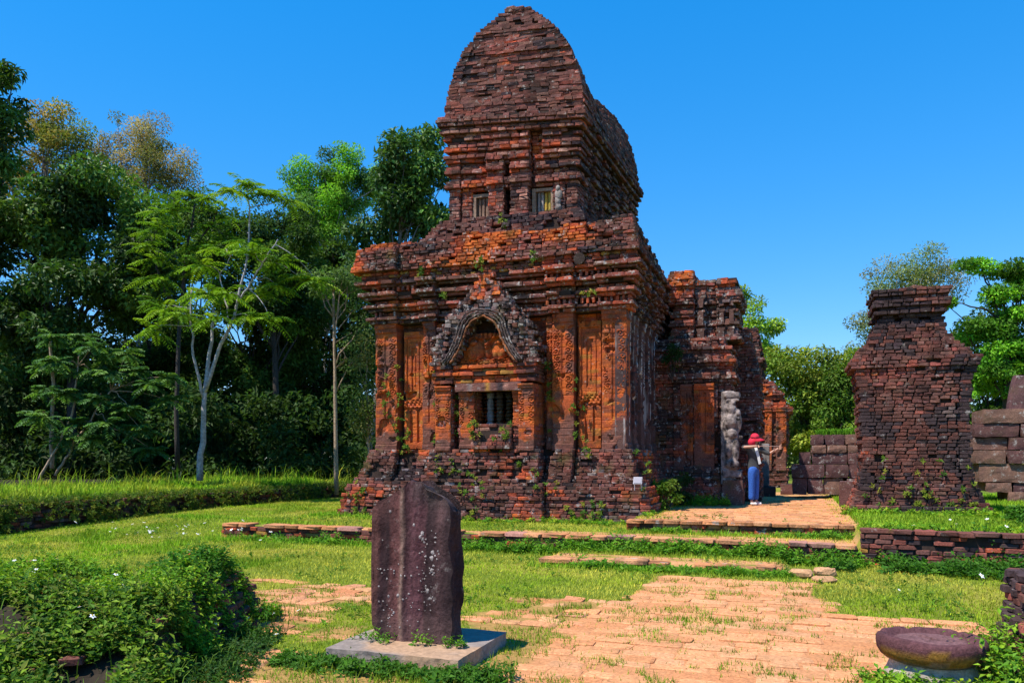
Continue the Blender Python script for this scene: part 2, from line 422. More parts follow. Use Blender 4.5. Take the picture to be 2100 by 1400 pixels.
def build_paving():
    path = bpy.data.objects.new('paved_path', None); COL.objects.link(path); x, y = W(2.5, -8); path.location = (x, y, 0); path.rotation_euler = (0, 0, -A); OFF[path.name] = (2.5, -8, 0)
    tag(path, 'worn orange clay brick path leading from the foreground to the temple steps', kind='structure')
    B = Bricks(); v = -13.2
    def col(*a): return pick((5, 9), (2, 10), (2, 11))
    while v < -5.4:
        dv = random.uniform(.15, .22); u = -3.6+random.random()*.2
        while u < 5.0:
            du = random.uniform(.2, .45); cu_, cv_ = u+du/2, v+dv/2
            if paved(cu_, cv_) > .5 and not (abs(cu_-STELE_UV[0]) < .62 and abs(cv_-STELE_UV[1]) < .52) and random.random() > (.45 if cu_ < 1.35 else .06):
                X, Y = W(cu_, cv_)
                if Y > 4.2:
                    t = .010+random.gauss(0, .0045)
                    if abs(cv_+7.6) < .1 and cu_ > 3.3: t += .01
                    B.add(cu_, cv_+random.gauss(0, .008), float(ground_z(cu_, cv_))+t-.03, du-random.uniform(.004, .016), dv-random.uniform(.004, .014), .06, random.gauss(0, .035), col())
            u += du
        v += dv
    B.build(path, M_PAVE, 300, key=lambda r: -math.hypot(*W(r[0], r[1]))+(5 if r[0] > 1.3 else 0), name='paver', stuff='pavers', jit=.016, chamfer=True)
    # the upper platform: thin worn pavers
    plat = bpy.data.objects.new('upper_path', None); COL.objects.link(plat); x, y = W(2.3, 1); plat.location = (x, y, .45); plat.rotation_euler = (0, 0, -A); OFF[plat.name] = (2.3, 1, .45)
    tag(plat, 'orange brick path on the terrace between the temple and the brick pillar', kind='structure')
    B = Bricks(); v = -1.8
    while v < 8:
        dv = random.uniform(.16, .2); u = .75+random.random()*.2+(.5*max(0, v-3.2) if v < 4 else 1.3)
        while u < 4.15:
            du = random.uniform(.2, .36)
            if random.random() > .1 and fbm(u*1.2, v*1.2, 0, 77) > .33:
                B.add(u+du/2, v+dv/2, .45-.02+random.gauss(.004, .003), du-.015, dv-.015, .05, random.gauss(0, .03), pick((5, 9), (4, 10), (2, 11)))
            u += du
        v += dv
    B.build(plat, M_PAVE, 0, stuff='pavers', jit=.01)
build_paving()

# ------------------------------------------------------------------ steps and low walls
def step_edge(name, label, u0, u1, v0, ztop, zbot, Ltop, Lcol, depth, ctop, cface, hb=.075, cat='step', miss=.04, mat=M_BRICK, nobj=200, wob=.005):
    t = thing(name, label, cat, (u0+u1)/2, v0, zbot)
    B = Bricks(); u = u0; h0 = .065
    while u < u1:
        l = Ltop*random.uniform(.6, 1.4); l = min(l, u1-u)
        if random.random() > miss*.5 and l > .06:
            B.add(u+l/2, v0+depth/2+random.gauss(0, .014), ztop-h0/2+random.gauss(0, wob), l-random.uniform(.002, .014), depth*random.uniform(.9, 1.05), h0, random.gauss(0, .015), ctop())
        u += l
    z = ztop-h0-hb
    while z > zbot-.05:
        lay(B, (u0, v0+.05), (u1, v0+.05), z, hb, Lcol, .2, lambda *a: cface(), jit=.018, miss=miss*2)
        z -= hb
    B.build(t, mat, nobj, name='brick', jit=.012)
    mb = MB(); prism(mb, [(u0+.03, v0+.09), (u1-.03, v0+.09), (u1-.03, v0+.36), (u0+.03, v0+.36)], zbot-.1, ztop-.06); mb.build('core', t, M_CORE)
    return t
step_edge('lower_step', 'lowest worn brick step edging the grass above the paved path', -.3, 3.1, -4.9, .10, 0, .36, .3, .33, lambda: pick((5, 9), (3, 10), (2, 11)), lambda: pick((3, 10), (2, 3), (2, 2)), miss=.2, wob=.014)
step_edge('terrace_step', 'long brick step running along the foot of the temple terrace', -7.3, 4.1, -3.5, .30, 0, .34, .24, .34, lambda: pick((6, 9), (4, 10), (1, 4), (.5, 1)), lambda: pick((3, 1), (3, 3), (2, 2), (1, 7)), mat=M_MOSSY)
step_edge('upper_step', 'topmost brick step before the orange terrace path', .4, 4.2, -2.02, .465, .25, .34, .24, .3, lambda: pick((5, 9), (3, 10), (2, 11)), lambda: pick((3, 10), (2, 3), (2, 1)))
# loose stones at the end of the lowest step
for k, (u, v, lu, lv, lz) in enumerate([(3.32, -5.0, .32, .26, .12), (3.62, -4.78, .3, .22, .12), (3.60, -5.28, .3, .3, .07)]):
    x, y = W(u, v)
    Vs, Fs = warp_box(5, 5, 3, lambda P: (P-.5)*np.array((lu, lv, lz))*(1-.25*np.linalg.norm((P-.5)*1.3, axis=1, keepdims=True)**3)+.012*np.stack([vn(P[:, 0]*4, P[:, 1]*4, P[:, 2]*4, k*3+q)-.5 for q in range(3)], 1)*2)
    o = link('step_stone', mesh_np('step_stone', Vs, Fs, M_PAVE, np.tile([.56, .31, .16, 1], (len(Vs), 1)), smooth=False)); o.location = (x, y, lz/2); o.rotation_euler = (0, 0, -A+.2*k)
    tag(o, ['flat orange stone touching the end of the lowest step', 'rearmost flat orange stone beyond the end of the lowest step', 'front flat orange stone lying in grass by the lowest step'][k], 'stone', 'loose stones by the step')
t_low = step_edge('low_brick_wall', 'low mossy brick retaining wall in front of the ruined pillar', 4.15, 6.35, -3.48, .52, 0, .3, .22, .3, lambda: pick((1, 0), (3, 3), (3, 8), (2, 2)), lambda: pick((3, 3), (3, 2), (.5, 7), (1, 1), (2, 5), (2, 8)), hb=.07, cat='wall', mat=M_MOSSY, miss=.07)
# ------------------------------------------------------------------ the temple
T = thing('brick_temple', 'tall weathered red brick temple with a boat shaped roof and carved pilasters', 'temple', 0, 0, .28)
def part_node(name, parent, mb, mat, **k): return mb.build(name, parent, mat, **k)
def f_n(x, y, z, sc, s): return float(fbm(x*sc, y*sc, z*sc, s))
def relief(name, parent, mat, axis, plane, a0, a1, z0, z1, back, depth, colf, cell=.016, sub=False, flip=1):
    """carved panel: a grid over (a, z) on the plane; depth(a, z) gives how far it stands out; skirts run back to 'back'"""
    na, nz = max(2, int((a1-a0)/cell)), max(2, int((z1-z0)/cell))
    a = np.linspace(a0, a1, na); z = np.linspace(z0, z1, nz)
    a = np.concatenate([[a0], a, [a1]]); z = np.concatenate([[z0], z, [z1]])
    Aa, Zz = np.meshgrid(a, z, indexing='ij'); D = depth((Aa-a0)/(a1-a0), (Zz-z0)/(z1-z0), Aa, Zz)
    D = np.array(np.broadcast_to(D, Aa.shape)); D[0] = D[-1] = back; D[:, 0] = D[:, -1] = back
    # ragged side edges
    rag = .012*(vn(Zz*9, 0*Zz, a0, 5)-.5)
    if axis == 'f': P = np.stack([Aa+rag, plane-D, Zz], -1)
    else: P = np.stack([plane+D, Aa+rag, Zz], -1)
    n, m = Aa.shape; i = np.arange(n-1)[:, None]*m; j = np.arange(m-1)[None]
    F = np.stack([i+j, i+m+j, i+m+j+1, i+j+1], -1).reshape(-1, 4)
    C = colf(Aa, Zz, D)
    return part(name, parent, P.reshape(-1, 3), [F], mat, C.reshape(-1, C.shape[-1]))
def joints(Aa, Zz, s=0, h=.078, L=.24):
    r = np.floor(Zz/h); zz = Zz/h-r; aa = Aa/L+_hash(r.astype(np.int64), r.astype(np.int64)*3, r.astype(np.int64)*0, s)
    ja = np.abs(aa-np.round(aa))*L
    wob = vn(Aa*7, Zz*7, 0, s+3)
    return np.maximum(np.clip(1-np.minimum(zz, 1-zz)*h/.007, 0, 1), np.clip(1-ja/.006, 0, 1)*.8)*np.clip(wob*2-.3, 0, 1), r, np.round(aa)
def brick_cols(Aa, Zz, D, s, pal, wts, lich=None):
    _, r, c = joints(Aa, Zz, s)
    h = _hash(r.astype(np.int64)+1000, c.astype(np.int64)+1000, c.astype(np.int64)*0, s+9)
    cw = np.cumsum(wts)/np.sum(wts); k = np.searchsorted(cw, h.clip(0, .9999)); base = PAL[np.array(pal)[k]]
    h2 = _hash(r.astype(np.int64)+77, c.astype(np.int64)+5, c.astype(np.int64)*0, s+2)[..., None]
    base = base*(.82+.36*h2)
    sm = PAL[pal[0]]; base = (base*.62+sm*.38)*.86
    a = np.ones(Aa.shape) if lich is None else lich
    return np.concatenate([base, a[..., None]], -1)
def pilaster(parent, axis, plane, a0, a1, z0, z1, back, seed, dark=0., groove=True, name='pilaster'):
    def dep(s, t, Aa, Zz):
        j, _, _ = joints(Aa, Zz, seed)
        d = .0-j*.011+.014*(fbm(Aa*14, Zz*14, seed, 2)-.5)
        if groove:
            g = (np.abs(s-.5) < .055)*(t > .22)*(t < .9); d = d-g*.035
            q = (np.abs(np.abs(s-.5)-.09) < .02)*(t > .22)*(t < .9); d = d-q*.012
        carve = sstep(t, .38, .5)*(1-sstep(t, .86, .9))*(np.abs(np.abs(s-.5)-.3) < .15)
        wd_ = a1-a0; row = np.floor(Zz/.15); sd_ = np.where(s < .5, -1, 1); ac = (a0+a1)/2+sd_*wd_*.29+np.where(row % 2 == 0, .018, -.018)
        rr = np.hypot(Aa-ac, Zz-(row+.5)*.15); sp_ = np.cos(rr*105-np.arctan2(Zz-(row+.5)*.15, Aa-ac)*sd_)
        d = d+carve*(.020*sp_*(rr < .085)+.012*(vn(Aa*40, Zz*40, 0, seed)-.5))*(fbm(Aa*4, Zz*4, 0, seed+21) < .62)
        d = d+.035*(t > .93)+.02*(t > .965)+.012*((t > .84) & (t < .86))                        # capital
        d = d+.03*(t < .05)
        er = fbm(Aa*3, Zz*3, 0, seed+40); d = d-.07*sstep(er, .62, .70)
        ed = np.minimum(s, 1-s); d = d-.02*np.clip(1-ed/.06, 0, 1)*vn(Zz*11, s*2, 0, seed+4)
        return d
    def colf(Aa, Zz, D):
        t = (Zz-z0)/(z1-z0)
        c = brick_cols(Aa, Zz, D, seed, [0, 1, 2, 3, 7], [4, 4, 1+2*dark, .5+3*dark, .2]) if axis == 'f' else brick_cols(Aa, Zz, D, seed, [5, 3, 2, 8], [4, 3, 1, 1])  # flank shafts near-black: the shade of that side is put into the colour
        # grey weathered foot
        k = (sstep(fbm(Aa*2, Zz*1.4, 0, seed+8)+.55*(1-sstep(t, .04, .30))-.06, .48, .64)*.85)[..., None]
        c[..., :3] = c[..., :3]*(1-k)+np.array((.15, .08, .068))*k
        return c
    return relief(name, parent, M_FLANK if axis == 's' else M_CARVED, axis, plane, a0, a1, z0, z1, back, dep, colf, cell=.017 if axis == 'f' else .026)
def niche_panel(parent, axis, plane, a0, a1, z0, z1, back, seed):
    def dep(s, t, Aa, Zz):
        j, _, _ = joints(Aa, Zz, seed); d = -j*.009+.012*(fbm(Aa*15, Zz*15, seed, 2)-.5)
        # nested rectangular frames on the upper half, a little colonette niche below
        for k, (m, zz0, zz1) in enumerate([(.12, .36, .95), (.24, .42, .91), (.36, .48, .86), (.455, .54, .80)]):
            inside = (s > m) & (s < 1-m) & (t > zz0) & (t < zz1)
            d = d+inside*(-.035 if k % 2 == 0 else .022)
        lo = (t < .33) & (t > .05); d = d-lo*((s > .3) & (s < .42))*.05-lo*((s > .66) & (s < .8))*.05-((t > .33) & (t < .345))*.03
        d = d+.022*((t > .345) & (t < .42))*(np.sin(Aa*60+Zz*20)*np.sin(Zz*55)+.3)
        er = fbm(Aa*4, Zz*4, 0, seed+40); return d-.09*sstep(er, .68, .76)
    return relief('carved_niche', parent, M_CARVED, axis, plane, a0, a1, z0, z1, back, dep, lambda a, z, d: brick_cols(a, z, d, seed, [0, 1, 7, 3], [6, 2, .8, .5]), cell=.014)

FL = 7.4     # flank length
def plan(front, flank, vb=FL, uL=None):
    pts = []
    for a, b, v in front: pts += [(a, v), (b, v)]
    for a, b, u in flank: pts += [(u, a), (u, b)]
    pts += [(flank[-1][2], vb), (front[0][0] if uL is None else uL, vb)]
    return clean(pts)
# ---- plinth
P_PL = thing('tmp', 'x', 'x', 0, 0, 0); bpy.data.objects.remove(P_PL)
def col_plinth(x, y, z):
    n = f_n(x, y, z, .9, 51)
    if z < .62 and x > -1.2 and x < .6 and n > .42: return pick((3, 12), (3, 8), (2, 2))
    return 6 if (.95 < z and random.random() < .05) else tone(x, y, z, .46+.08*(z > 1.1), 1.1, 1.0, 51, .1)
Bp = Bricks(); core = MB(); z = .28; h = .07
def plinth_out(z): return float(np.interp(z, [.28, .7, .95, 1.0, 1.3, 1.75], [.62, .54, .46, .36, .22, .07]))
while z < 1.75:
    o = plinth_out(z)+random.uniform(-.025, .025); pj = .22 if z < 1.05 else .26 if z < 1.3 else .32
    pl = plan([(-5.85-o, -4.28-o*.3, -o), (-4.28-o*.3, -1.74+o*.3, -o-pj), (-1.74+o*.3, o, -o)], [(-o, FL, o)])
    if z > 1.0:                                     # feet of the pilasters stand proud of the broken wall between them
        rb = .20 if z > 1.15 else .12
        pl = plan([(-5.85-o, -5.26, -o), (-5.26, -4.70, -o+rb), (-4.70, -4.28, -o), (-4.28, -1.74, -o-pj), (-1.74, -1.60, -o+rb), (-1.60, -1.10, -o), (-1.10, -.54, -o+rb), (-.54, o, -o)], [(-o, FL, o)])
    slots = 1.08 < z < 1.32
    def keep(x, y, zz):
        e = fbm(x*1.8, y*1.8, zz*2.2, 61)
        if zz > .95 and e > .70: return False
        if slots and y < -.2 and (abs(((x+3.0)/.36) % 1-.5) > .36) and -4.0 < x < -2.0: return False
        # eroded right corner: stepped brick pile
        if x > .1+.5*(1.7-zz)*.55 and zz > 1.15 and y < .6: return False
        return True
    course(Bp, pl, z, h, .19, .17, col_plinth, jit=.014, miss=.03, keep=keep)
    prism(core, inset(pl, .1), z, z+h)
    z += h
plinth = core.build('plinth', T, M_CORE)
Bp.build(plinth, M_BRICK, 170, key=lambda r: (10 if (r[1] < -.3 and .3 < r[2] < 1.1) else 0)+r[0]*.3-r[2], jit=.011, seed=3)

# ---- lower storey wall
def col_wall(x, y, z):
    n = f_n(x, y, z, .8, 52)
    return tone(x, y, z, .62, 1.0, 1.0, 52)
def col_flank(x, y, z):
    return tone(x, y, z, .2, .7, 1.0, 54)  # flank bricks darker than the front, shade worked into their colour
Bw = Bricks(); core = MB(); z = 1.75; h = .078
VW = .34
while z < 4.6:
    pl = plan([(-5.85, -.22, VW)], [(VW, FL, -.22)])
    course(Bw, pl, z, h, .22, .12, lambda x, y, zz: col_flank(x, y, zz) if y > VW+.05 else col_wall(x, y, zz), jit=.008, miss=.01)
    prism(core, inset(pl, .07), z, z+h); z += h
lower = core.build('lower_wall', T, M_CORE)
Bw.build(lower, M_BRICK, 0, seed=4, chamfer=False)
for k, (a, b, v) in enumerate([(-5.85, -5.30, 0), (-4.66, -4.33, .02), (-1.60, -1.13, .02), (-.52, .0, 0)]):
    pilaster(lower, 'f', v, a, b, 1.72, 4.62, -VW-.02+v, 100+k*7)
pilaster(lower, 'f', .13, -4.33, -4.22, 1.9, 4.6, -.14, 161, groove=False); pilaster(lower, 'f', .13, -1.76, -1.62, 1.75, 4.6, -.14, 163, groove=False)
niche_panel(lower, 'f', .17, -5.20, -4.70, 1.78, 4.45, -.19, 201)
niche_panel(lower, 'f', .17, -1.06, -.58, 1.78, 4.45, -.19, 207)
for k, v in enumerate([.0, .85, 1.65, 2.45, 3.2]):
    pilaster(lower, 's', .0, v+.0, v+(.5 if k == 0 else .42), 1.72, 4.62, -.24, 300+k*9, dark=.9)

# ---- cornice tiers: long moulded pieces
def cornice_front(o, brk):
    return [(-5.85-o, -5.28+brk, -o), (-5.28+brk, -4.68, -o+.10), (-4.68, -4.30+brk, -o), (-4.30+brk, -1.62-brk, -o+.14), (-1.62-brk, -1.12+brk, -o), (-1.12+brk, -.54-brk, -o+.10), (-.54-brk, o, -o)]
def cornice_flank(o):
    r = [(-o, .5, o)]; v = .5
    for k in (1, 2, 3, 4): c0 = .85+.8*(k-1); r += [(v, c0, o-.09), (c0, c0+.42, o)]; v = c0+.42
    return r+[(v, FL, o-.09)]
tiers = [(4.62, 4.70, .10), (4.70, 4.77, .17), (4.77, 4.90, -.02), (4.90, 4.97, .13), (4.97, 5.05, .22), (5.05, 5.16, .02), (5.16, 5.23, .20), (5.23, 5.32, .30), (5.32, 5.42, .08), (5.42, 5.48, .25), (5.48, 5.56, .35)]
Bc = Bricks(); core = MB()
def col_corn(x, y, z):
    n = f_n(x, y, z, 1.1, 53)
    if y > .3: return tone(x, y, z, .18, .7, 1.0, 53)  # flank side: darker tone carries its shade
    return tone(x, y, z, .42, 1.1, 1.2, 53, .08)
for z0, z1, o in tiers:
    pl = plan(cornice_front(o, .03+o*.12), cornice_flank(o))
    ridge = o > .09
    kp = lambda x, y, zz: not (fbm(x*1.5, y*1.5, zz*3, 66) > (.70 if -4.3 < x < -1.6 else .76))
    course(Bc, pl, z0, z1-z0, .42 if ridge else .2, .24, col_corn, jit=.008, miss=.02, keep=kp)
    prism(core, inset(pl, .09), z0, z1)
corn = core.build('cornice', T, M_CORE); Bc.build(corn, M_CRUST, 0, jit=.012, seed=5)
# dentil blocks beneath the broad tiers
mb = MB(); r = np.random.default_rng(5)
for zc, o, hh in ((5.37, .16, .085), (4.835, .06, .10)):
    u = -5.8
    while u < .1:
        if fbm(u*1.5, 0, zc, 67) < .62 and not (-4.2 < u < -1.7):
            V = BOXV*np.array((.055, .16, hh))+r.normal(0, .006, (8, 3))+np.array((u, -o+.05, zc)); mb.add(V, BOXF, [*(PAL[pick((3, 1), (3, 3), (2, 2))]), 1])
        u += .125
    v = 0
    while v < 5:
        V = BOXV*np.array((.16, .055, hh))+r.normal(0, .006, (8, 3))+np.array((o-.05, v, zc)); mb.add(V, BOXF, [*(PAL[pick((3, 5), (3, 3), (2, 2))]), 1]); v += .125
mb.build('dentils', corn, M_CRUST, kind='stuff')

# ---- ruined attic above the cornice
Ba = Bricks(); core = MB(); z = 5.56; h = .068
def attic_top(x, y):
    t = 6.40+.22*(float(fbm(x*.9, y*.9, 0, 71))-.5)
    if x < -5.3: t = 6.42-.5*max(0, -5.75-x)
    if y > 1: t -= .25*min(1, (y-1)/3)+.3*float(fbm(x*2, y*1.1, 0, 72))
    return t
def col_attic(x, y, z):
    n = f_n(x, y*.5, z*1.6, .75, 73)
    if y > .3: return tone(x, y, z, .2, .8, 1.0, 73)  # flank courses toned down, shade included in the colour
    if z < 5.72: return pick((3, 3), (1, 7), (2, 1), (1, 2))
    return tone(x, y*.5, z, .46+.25*(x > -1.4)*(z > 6), 1.8, .9, 73, .1)
while z < 6.66:
    t = (z-5.56)/.9
    o = (.22 if z < 5.72 else .33-.20*t**1.5)+random.uniform(-.02, .02)
    o2 = o+(.10 if 5.72 < z < 6.3 else 0)
    pl = plan([(-5.85-o2, -5.15, -o2), (-5.15, -1.75, -o+.09*vn(z*3, 0)), (-1.75, -1.3, -o), (-1.3, o, -o-.02*(z > 6.1))], [(-o, FL, o)])
    kp = lambda x, y, zz: zz < attic_top(x, y) and fbm(x*1.4, y*1.4, zz*1.8, 74) < .72
    course(Ba, pl, z, h, .18, .26, col_attic, jit=.022, miss=.03, keep=kp)
    if z < 6.2: prism(core, inset(pl, .14), z, z+h)
    z += h
# slope of rubble up to the tower foot
prism(core, [(-5.6, .18), (-.25, .18), (-.25, FL-.2), (-5.6, FL-.2)], 6.2, 6.36)
prism(core, [(-5.3, .45), (-.6, .45), (-.6, FL-.4), (-5.3, FL-.4)], 6.36, 6.5)
attic = core.build('attic', T, M_CORE); Ba.build(attic, M_BRICK, 60, key=lambda r: (10 if r[1] < .1 and 5.8 < r[2] < 6.35 and r[7] < 2 else 0)+r[0]*.5, jit=.013, seed=6)
# loose rubble bricks on the roof slope
Br = Bricks()
for i in range(520):
    u, v = random.uniform(-5.6, -.2), random.choice((random.uniform(.1, .75), random.uniform(.1, 6)))
    if -4.6 < u < -1.0 and v > .6: continue
    zz = 6.36+(.14 if (-5.3 < u < -.6 and v > .45) else 0)+.02+.1*random.random()*float(fbm(u, v, 0, 75))
    Br.add(u, v, zz, random.uniform(.12, .24), .14, .08, random.uniform(-.5, .5), pick((3, 3), (2, 2), (2, 1), (2, 0), (1, 5)))
Br.build(attic, M_BRICK, 0, stuff='rubble', jit=.015, seed=7)
# dark round hole on the right of the attic, imitated by a near-black drum
Vd, Fd = tube([(-.92, -.20, 5.66), (-.92, -.31, 5.66)], [.115, .12], 14); part('hole_drum', attic, Vd, Fd, M_CRUST, np.tile([.05, .035, .03, .3], (len(Vd), 1)))

# ---- tower
TU0, TU1, TV0, TV1 = -4.36, -1.25, .80, 7.25; UC = (TU0+TU1)/2
def tilt(x, y, z):
    k = min(1, max(0, (z-6.6)/2.2)); return z+k*(-.085*(x-UC)+.06*(y-TV0)+.05)
def tiltV(V):
    k = np.clip((V[:, 2]-6.6)/2.2, 0, 1); V = V.copy(); V[:, 2] += k*(-.085*(V[:, 0]-UC)+.06*(V[:, 1]-TV0)+.05); return V
class TB(Bricks):
    def build(s, *a, **k): return Bricks.build(s, *a, warp=tiltV, roty=.085, **k)
def rect(u0, u1, v0, v1): return [(u0, v0), (u1, v0), (u1, v1), (u0, v1)]
def col_tower(x, y, z):
    n = f_n(x, y, z, .8, 81)
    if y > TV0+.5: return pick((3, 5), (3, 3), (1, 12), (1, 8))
    if z < 7.0: return tone(x, y, z, .26, .8, 1.1, 85)
    if z < 9.0:
        return 4 if random.random() < .12 else tone(x, y, z, .44, 1.0, 1.1, 86)
    return tone(x, y, z, .32+.10*(z < 9.75), .5, 1.0, 87, .09)
Bt = TB(); core = MB(); z = 6.36; h = .085
while z < 7.04:
    o = .48*(1-(z-6.36)/.7)**.8+.06+random.uniform(-.03, .03)
    pl = [(TU0-o-.1*(1-(z-6.36)/.7), TV0-o*.9), (TU1+o*.75, TV0-o*.9), (TU1+o*.75, TV1+.2), (TU0-o, TV1+.2)]
    course(Bt, pl, z, h, .21, .25, col_tower, jit=.03, miss=.05, keep=lambda x, y, zz: fbm(x*1.7, y*1.7, zz*2, 82) < .68)
    prism(core, inset(pl, .14), z, z+h, tiltV); z += h
tfoot = core.build('tower_foot', T, M_CORE); Bt.build(tfoot, M_TOWER, 0, jit=.014, seed=8)
Bt = TB(); core = MB(); bands = [(7.04, .0), (7.66, .0), (7.74, .09), (7.83, .07), (7.92, -.03), (8.0, .08), (8.09, .05), (8.18, -.02), (8.27, .07), (8.36, .10), (8.45, -.02), (8.54, .09), (8.63, .03), (8.72, .11), (8.81, .07), (8.9, .17), (8.98, .13), (9.05, .22), (9.13, .24), (9.21, .20)]
def band_out(z):
    r = 0
    for zz, o in bands:
        if z+.03 >= zz: r = o
    return r
WL, WR, SL = (-3.78, -3.33), (-2.33, -1.83), (-2.96, -2.80)
z = 7.04; h = .0775
while z < 9.27:
    o = band_out(z); wall = z < 7.62
    if wall:
        fr = [(TU0, TU0+.27, TV0), (TU0+.27, TU0+.33, TV0+.12), (TU0+.33, WL[0], TV0+.02), (WL[0], WL[1], TV0+.2), (WL[1], SL[0], TV0-.10), (SL[0], SL[1], TV0+.35), (SL[1], WR[0]-.04, TV0-.10), (WR[0]-.04, WR[1], TV0+.2), (WR[1], TU1-.3, TV0+.02), (TU1-.3, TU1-.26, TV0+.1), (TU1-.26, TU1, TV0)]
    elif z < 8.35:
        fr = [(TU0-o, TU0+.29+o*.3, TV0-o), (TU0+.29+o*.3, TU0+.33, TV0+.06), (TU0+.33, WL[1]-.05, TV0-o+.04), (WL[1]-.05, SL[0], TV0-.10-o*.8)]
        fr += ([(SL[0], SL[1], TV0+.22)] if 7.85 < z < 8.15 else [(SL[0], SL[1], TV0-.06-o*.5)])
        fr += [(SL[1], WR[0], TV0-.10-o*.8), (WR[0], WR[0]+.1, TV0+.12), (WR[0]+.1, TU1-.42, TV0-o+.05), (TU1-.42, TU1+o, TV0-o)]
    elif z < 8.85:
        fr = [(TU0-o, -3.2, TV0-o), (-3.2, -2.35, TV0-o-.04), (-2.35, -2.05, TV0+.10), (-2.05, TU1+o, TV0-o)]
    else: fr = [(TU0-o, TU1+o, TV0-o)]
    fk = [(fr[-1][2], TV0+.9, TU1+o)] + [q for k in range(5) for q in ((TV0+.9+k*1.05, TV0+1.25+k*1.05, TU1+o-.12*(z < 8.9)), (TV0+1.25+k*1.05, TV0+1.95+k*1.05, TU1+o))]
    pl = plan(fr, fk, TV1+o)
    kp = lambda x, y, zz: fbm(x*1.6, y*1.6, zz*2.4, 83) < (.71 if zz < 8.9 else .8)
    course(Bt, pl, z, h, .22, .2, col_tower, jit=.014, miss=.02, keep=kp)
    prism(core, inset(pl, .08), z, z+h, tiltV); z += h
tbody = core.build('upper_storey', T, M_CORE); Bt.build(tbody, M_TOWER, 40, key=lambda r: (10 if r[1] < TV0+.2 and r[2] > 8.2 else 0)+r[3], jit=.011, seed=9)
# false windows with stone balusters
def false_window(u0, u1, z0, z1, cols, parent):
    g = MB(); y = TV0+.12
    for a, b, c, d in ((u0, u0+.08, z0, z1), (u1-.06, u1, z0, z1), (u0+.08, u1-.06, z1-.07, z1)):
        V = BOXV*np.array((b-a, .12, d-c))+np.array(((a+b)/2, y, (c+d)/2)); g.add(tiltV(V), BOXF, [.36, .24, .17, .4])
    fr_ = g.build('window', parent, M_STONE)
    n = len(cols); wdt = (u1-u0-.16)/n
    for i, c in enumerate(cols):
        x = u0+.09+wdt*(i+.5); r_ = wdt*.46
        V, F = tube([(x, y+.05, z0), (x, y+.05, z0+.06), (x, y+.05, z1-.12), (x, y+.05, z1-.07)], [r_, r_*.9, r_*.95, r_], 10)
        part('baluster', fr_, tiltV(V), F, M_STONE, np.tile([*c, .3], (len(V), 1)), smooth=True)
false_window(WL[0], WL[1], 7.07, 7.6, [(.34, .21, .15)]*3, tbody)
false_window(WR[0], WR[1], 7.10, 7.62, [(.36, .30, .28), (.38, .33, .31), (.52, .33, .06), (.45, .34, .08)], tbody)
# worn figure beside the right window
def lump_fig(pts, name, parent, mat, col, warp=None, disp=.02, res=10):
    mb = MB()
    for x, y, z, rx, ry, rz in pts:
        th, ph = np.meshgrid(np.linspace(0, 2*np.pi, res+2, endpoint=False), np.linspace(.02, np.pi-.02, res), indexing='ij')
        d = 1+.25*(vn(x*9+np.cos(th)*2, z*9+np.cos(ph)*3, y+np.sin(th)*2, 4)-.5)
        V = np.stack([x+rx*np.sin(ph)*np.cos(th)*d, y+ry*np.sin(ph)*np.sin(th)*d, z+rz*np.cos(ph)*d], -1)
        a, b = th.shape; i = np.arange(a)[:, None]*b; i2 = ((np.arange(a)+1) % a)[:, None]*b; j = np.arange(b-1)[None]
        F = np.stack([i+j, i+j+1, i2+j+1, i2+j], -1).reshape(-1, 4); V = V.reshape(-1, 3)
        mb.add(V if warp is None else warp(V), F, [*col, 1])
    return mb.build(name, parent, mat, smooth=True)
fg = lump_fig([(-1.70, TV0-.02, 7.56, .05, .05, .07), (-1.69, TV0+.0, 7.42, .09, .06, .13), (-1.71, TV0+.01, 7.28, .07, .06, .14), (-1.70, TV0+.01, 7.14, .08, .07, .09)], 'worn_figure', tbody, M_CRUST, (.34, .29, .27), tiltV)
# roof: boat shaped vault, high at both ends
RZ0, RH, HW = 9.27, 2.60, 1.60
def kv(v): return 1.0-.34*math.sin(math.pi*min(1, max(0, (v-TV0-.5)/(TV1-TV0-1.0))))**.9+.04*float(sstep(v, TV0+3.2, TV1-.8))
def hw(t): return HW*max(0., 1-t**2.25)**.72
Bt = TB(); core = MB(); z = RZ0; h = .072
vsamp = np.linspace(TV0, TV1, 260); ksamp = np.array([kv(v) for v in vsamp])
while z < RZ0+RH*1.05:
    t0 = (z-RZ0)/RH; gv = .03+.30*min(t0, 1)**1.6+random.choice((0, 0, .02, -.03)); oc = random.choice((0, 0, .025, -.015))
    okv = ksamp > t0+.012; edges = np.flatnonzero(np.diff(np.concatenate([[0], okv.astype(int), [0]]))); runs = [(vsamp[a], vsamp[b-1]) for a, b in zip(edges[::2], edges[1::2])]
    for va, vb in runs:
        va, vb = max(va, TV0+gv), min(vb, TV1-gv)
        if vb-va < .14: continue
        bulge = (.02 if z < RZ0+.5 else 0)+oc
        sp = [(hw(min(t0/kv(v), .999)), v) for v in np.linspace(va, vb, 9)]
        rt = [(UC+w_+bulge+.05, v) for w_, v in sp]; lf = [(UC-w_-bulge-.05, v) for w_, v in sp][::-1]
        pl = clean(rt+lf)
        course(Bt, pl, z, h, .26, .24, col_tower, jit=.013, miss=.012, keep=lambda x, y, zz: fbm(x*1.3, y*1.3, zz*2, 84) < .78, back=len(runs) == 2)
        prism(core, inset(pl, .08), z, z+h, tiltV)
    z += h
roof = core.build('roof_vault', T, M_CORE)
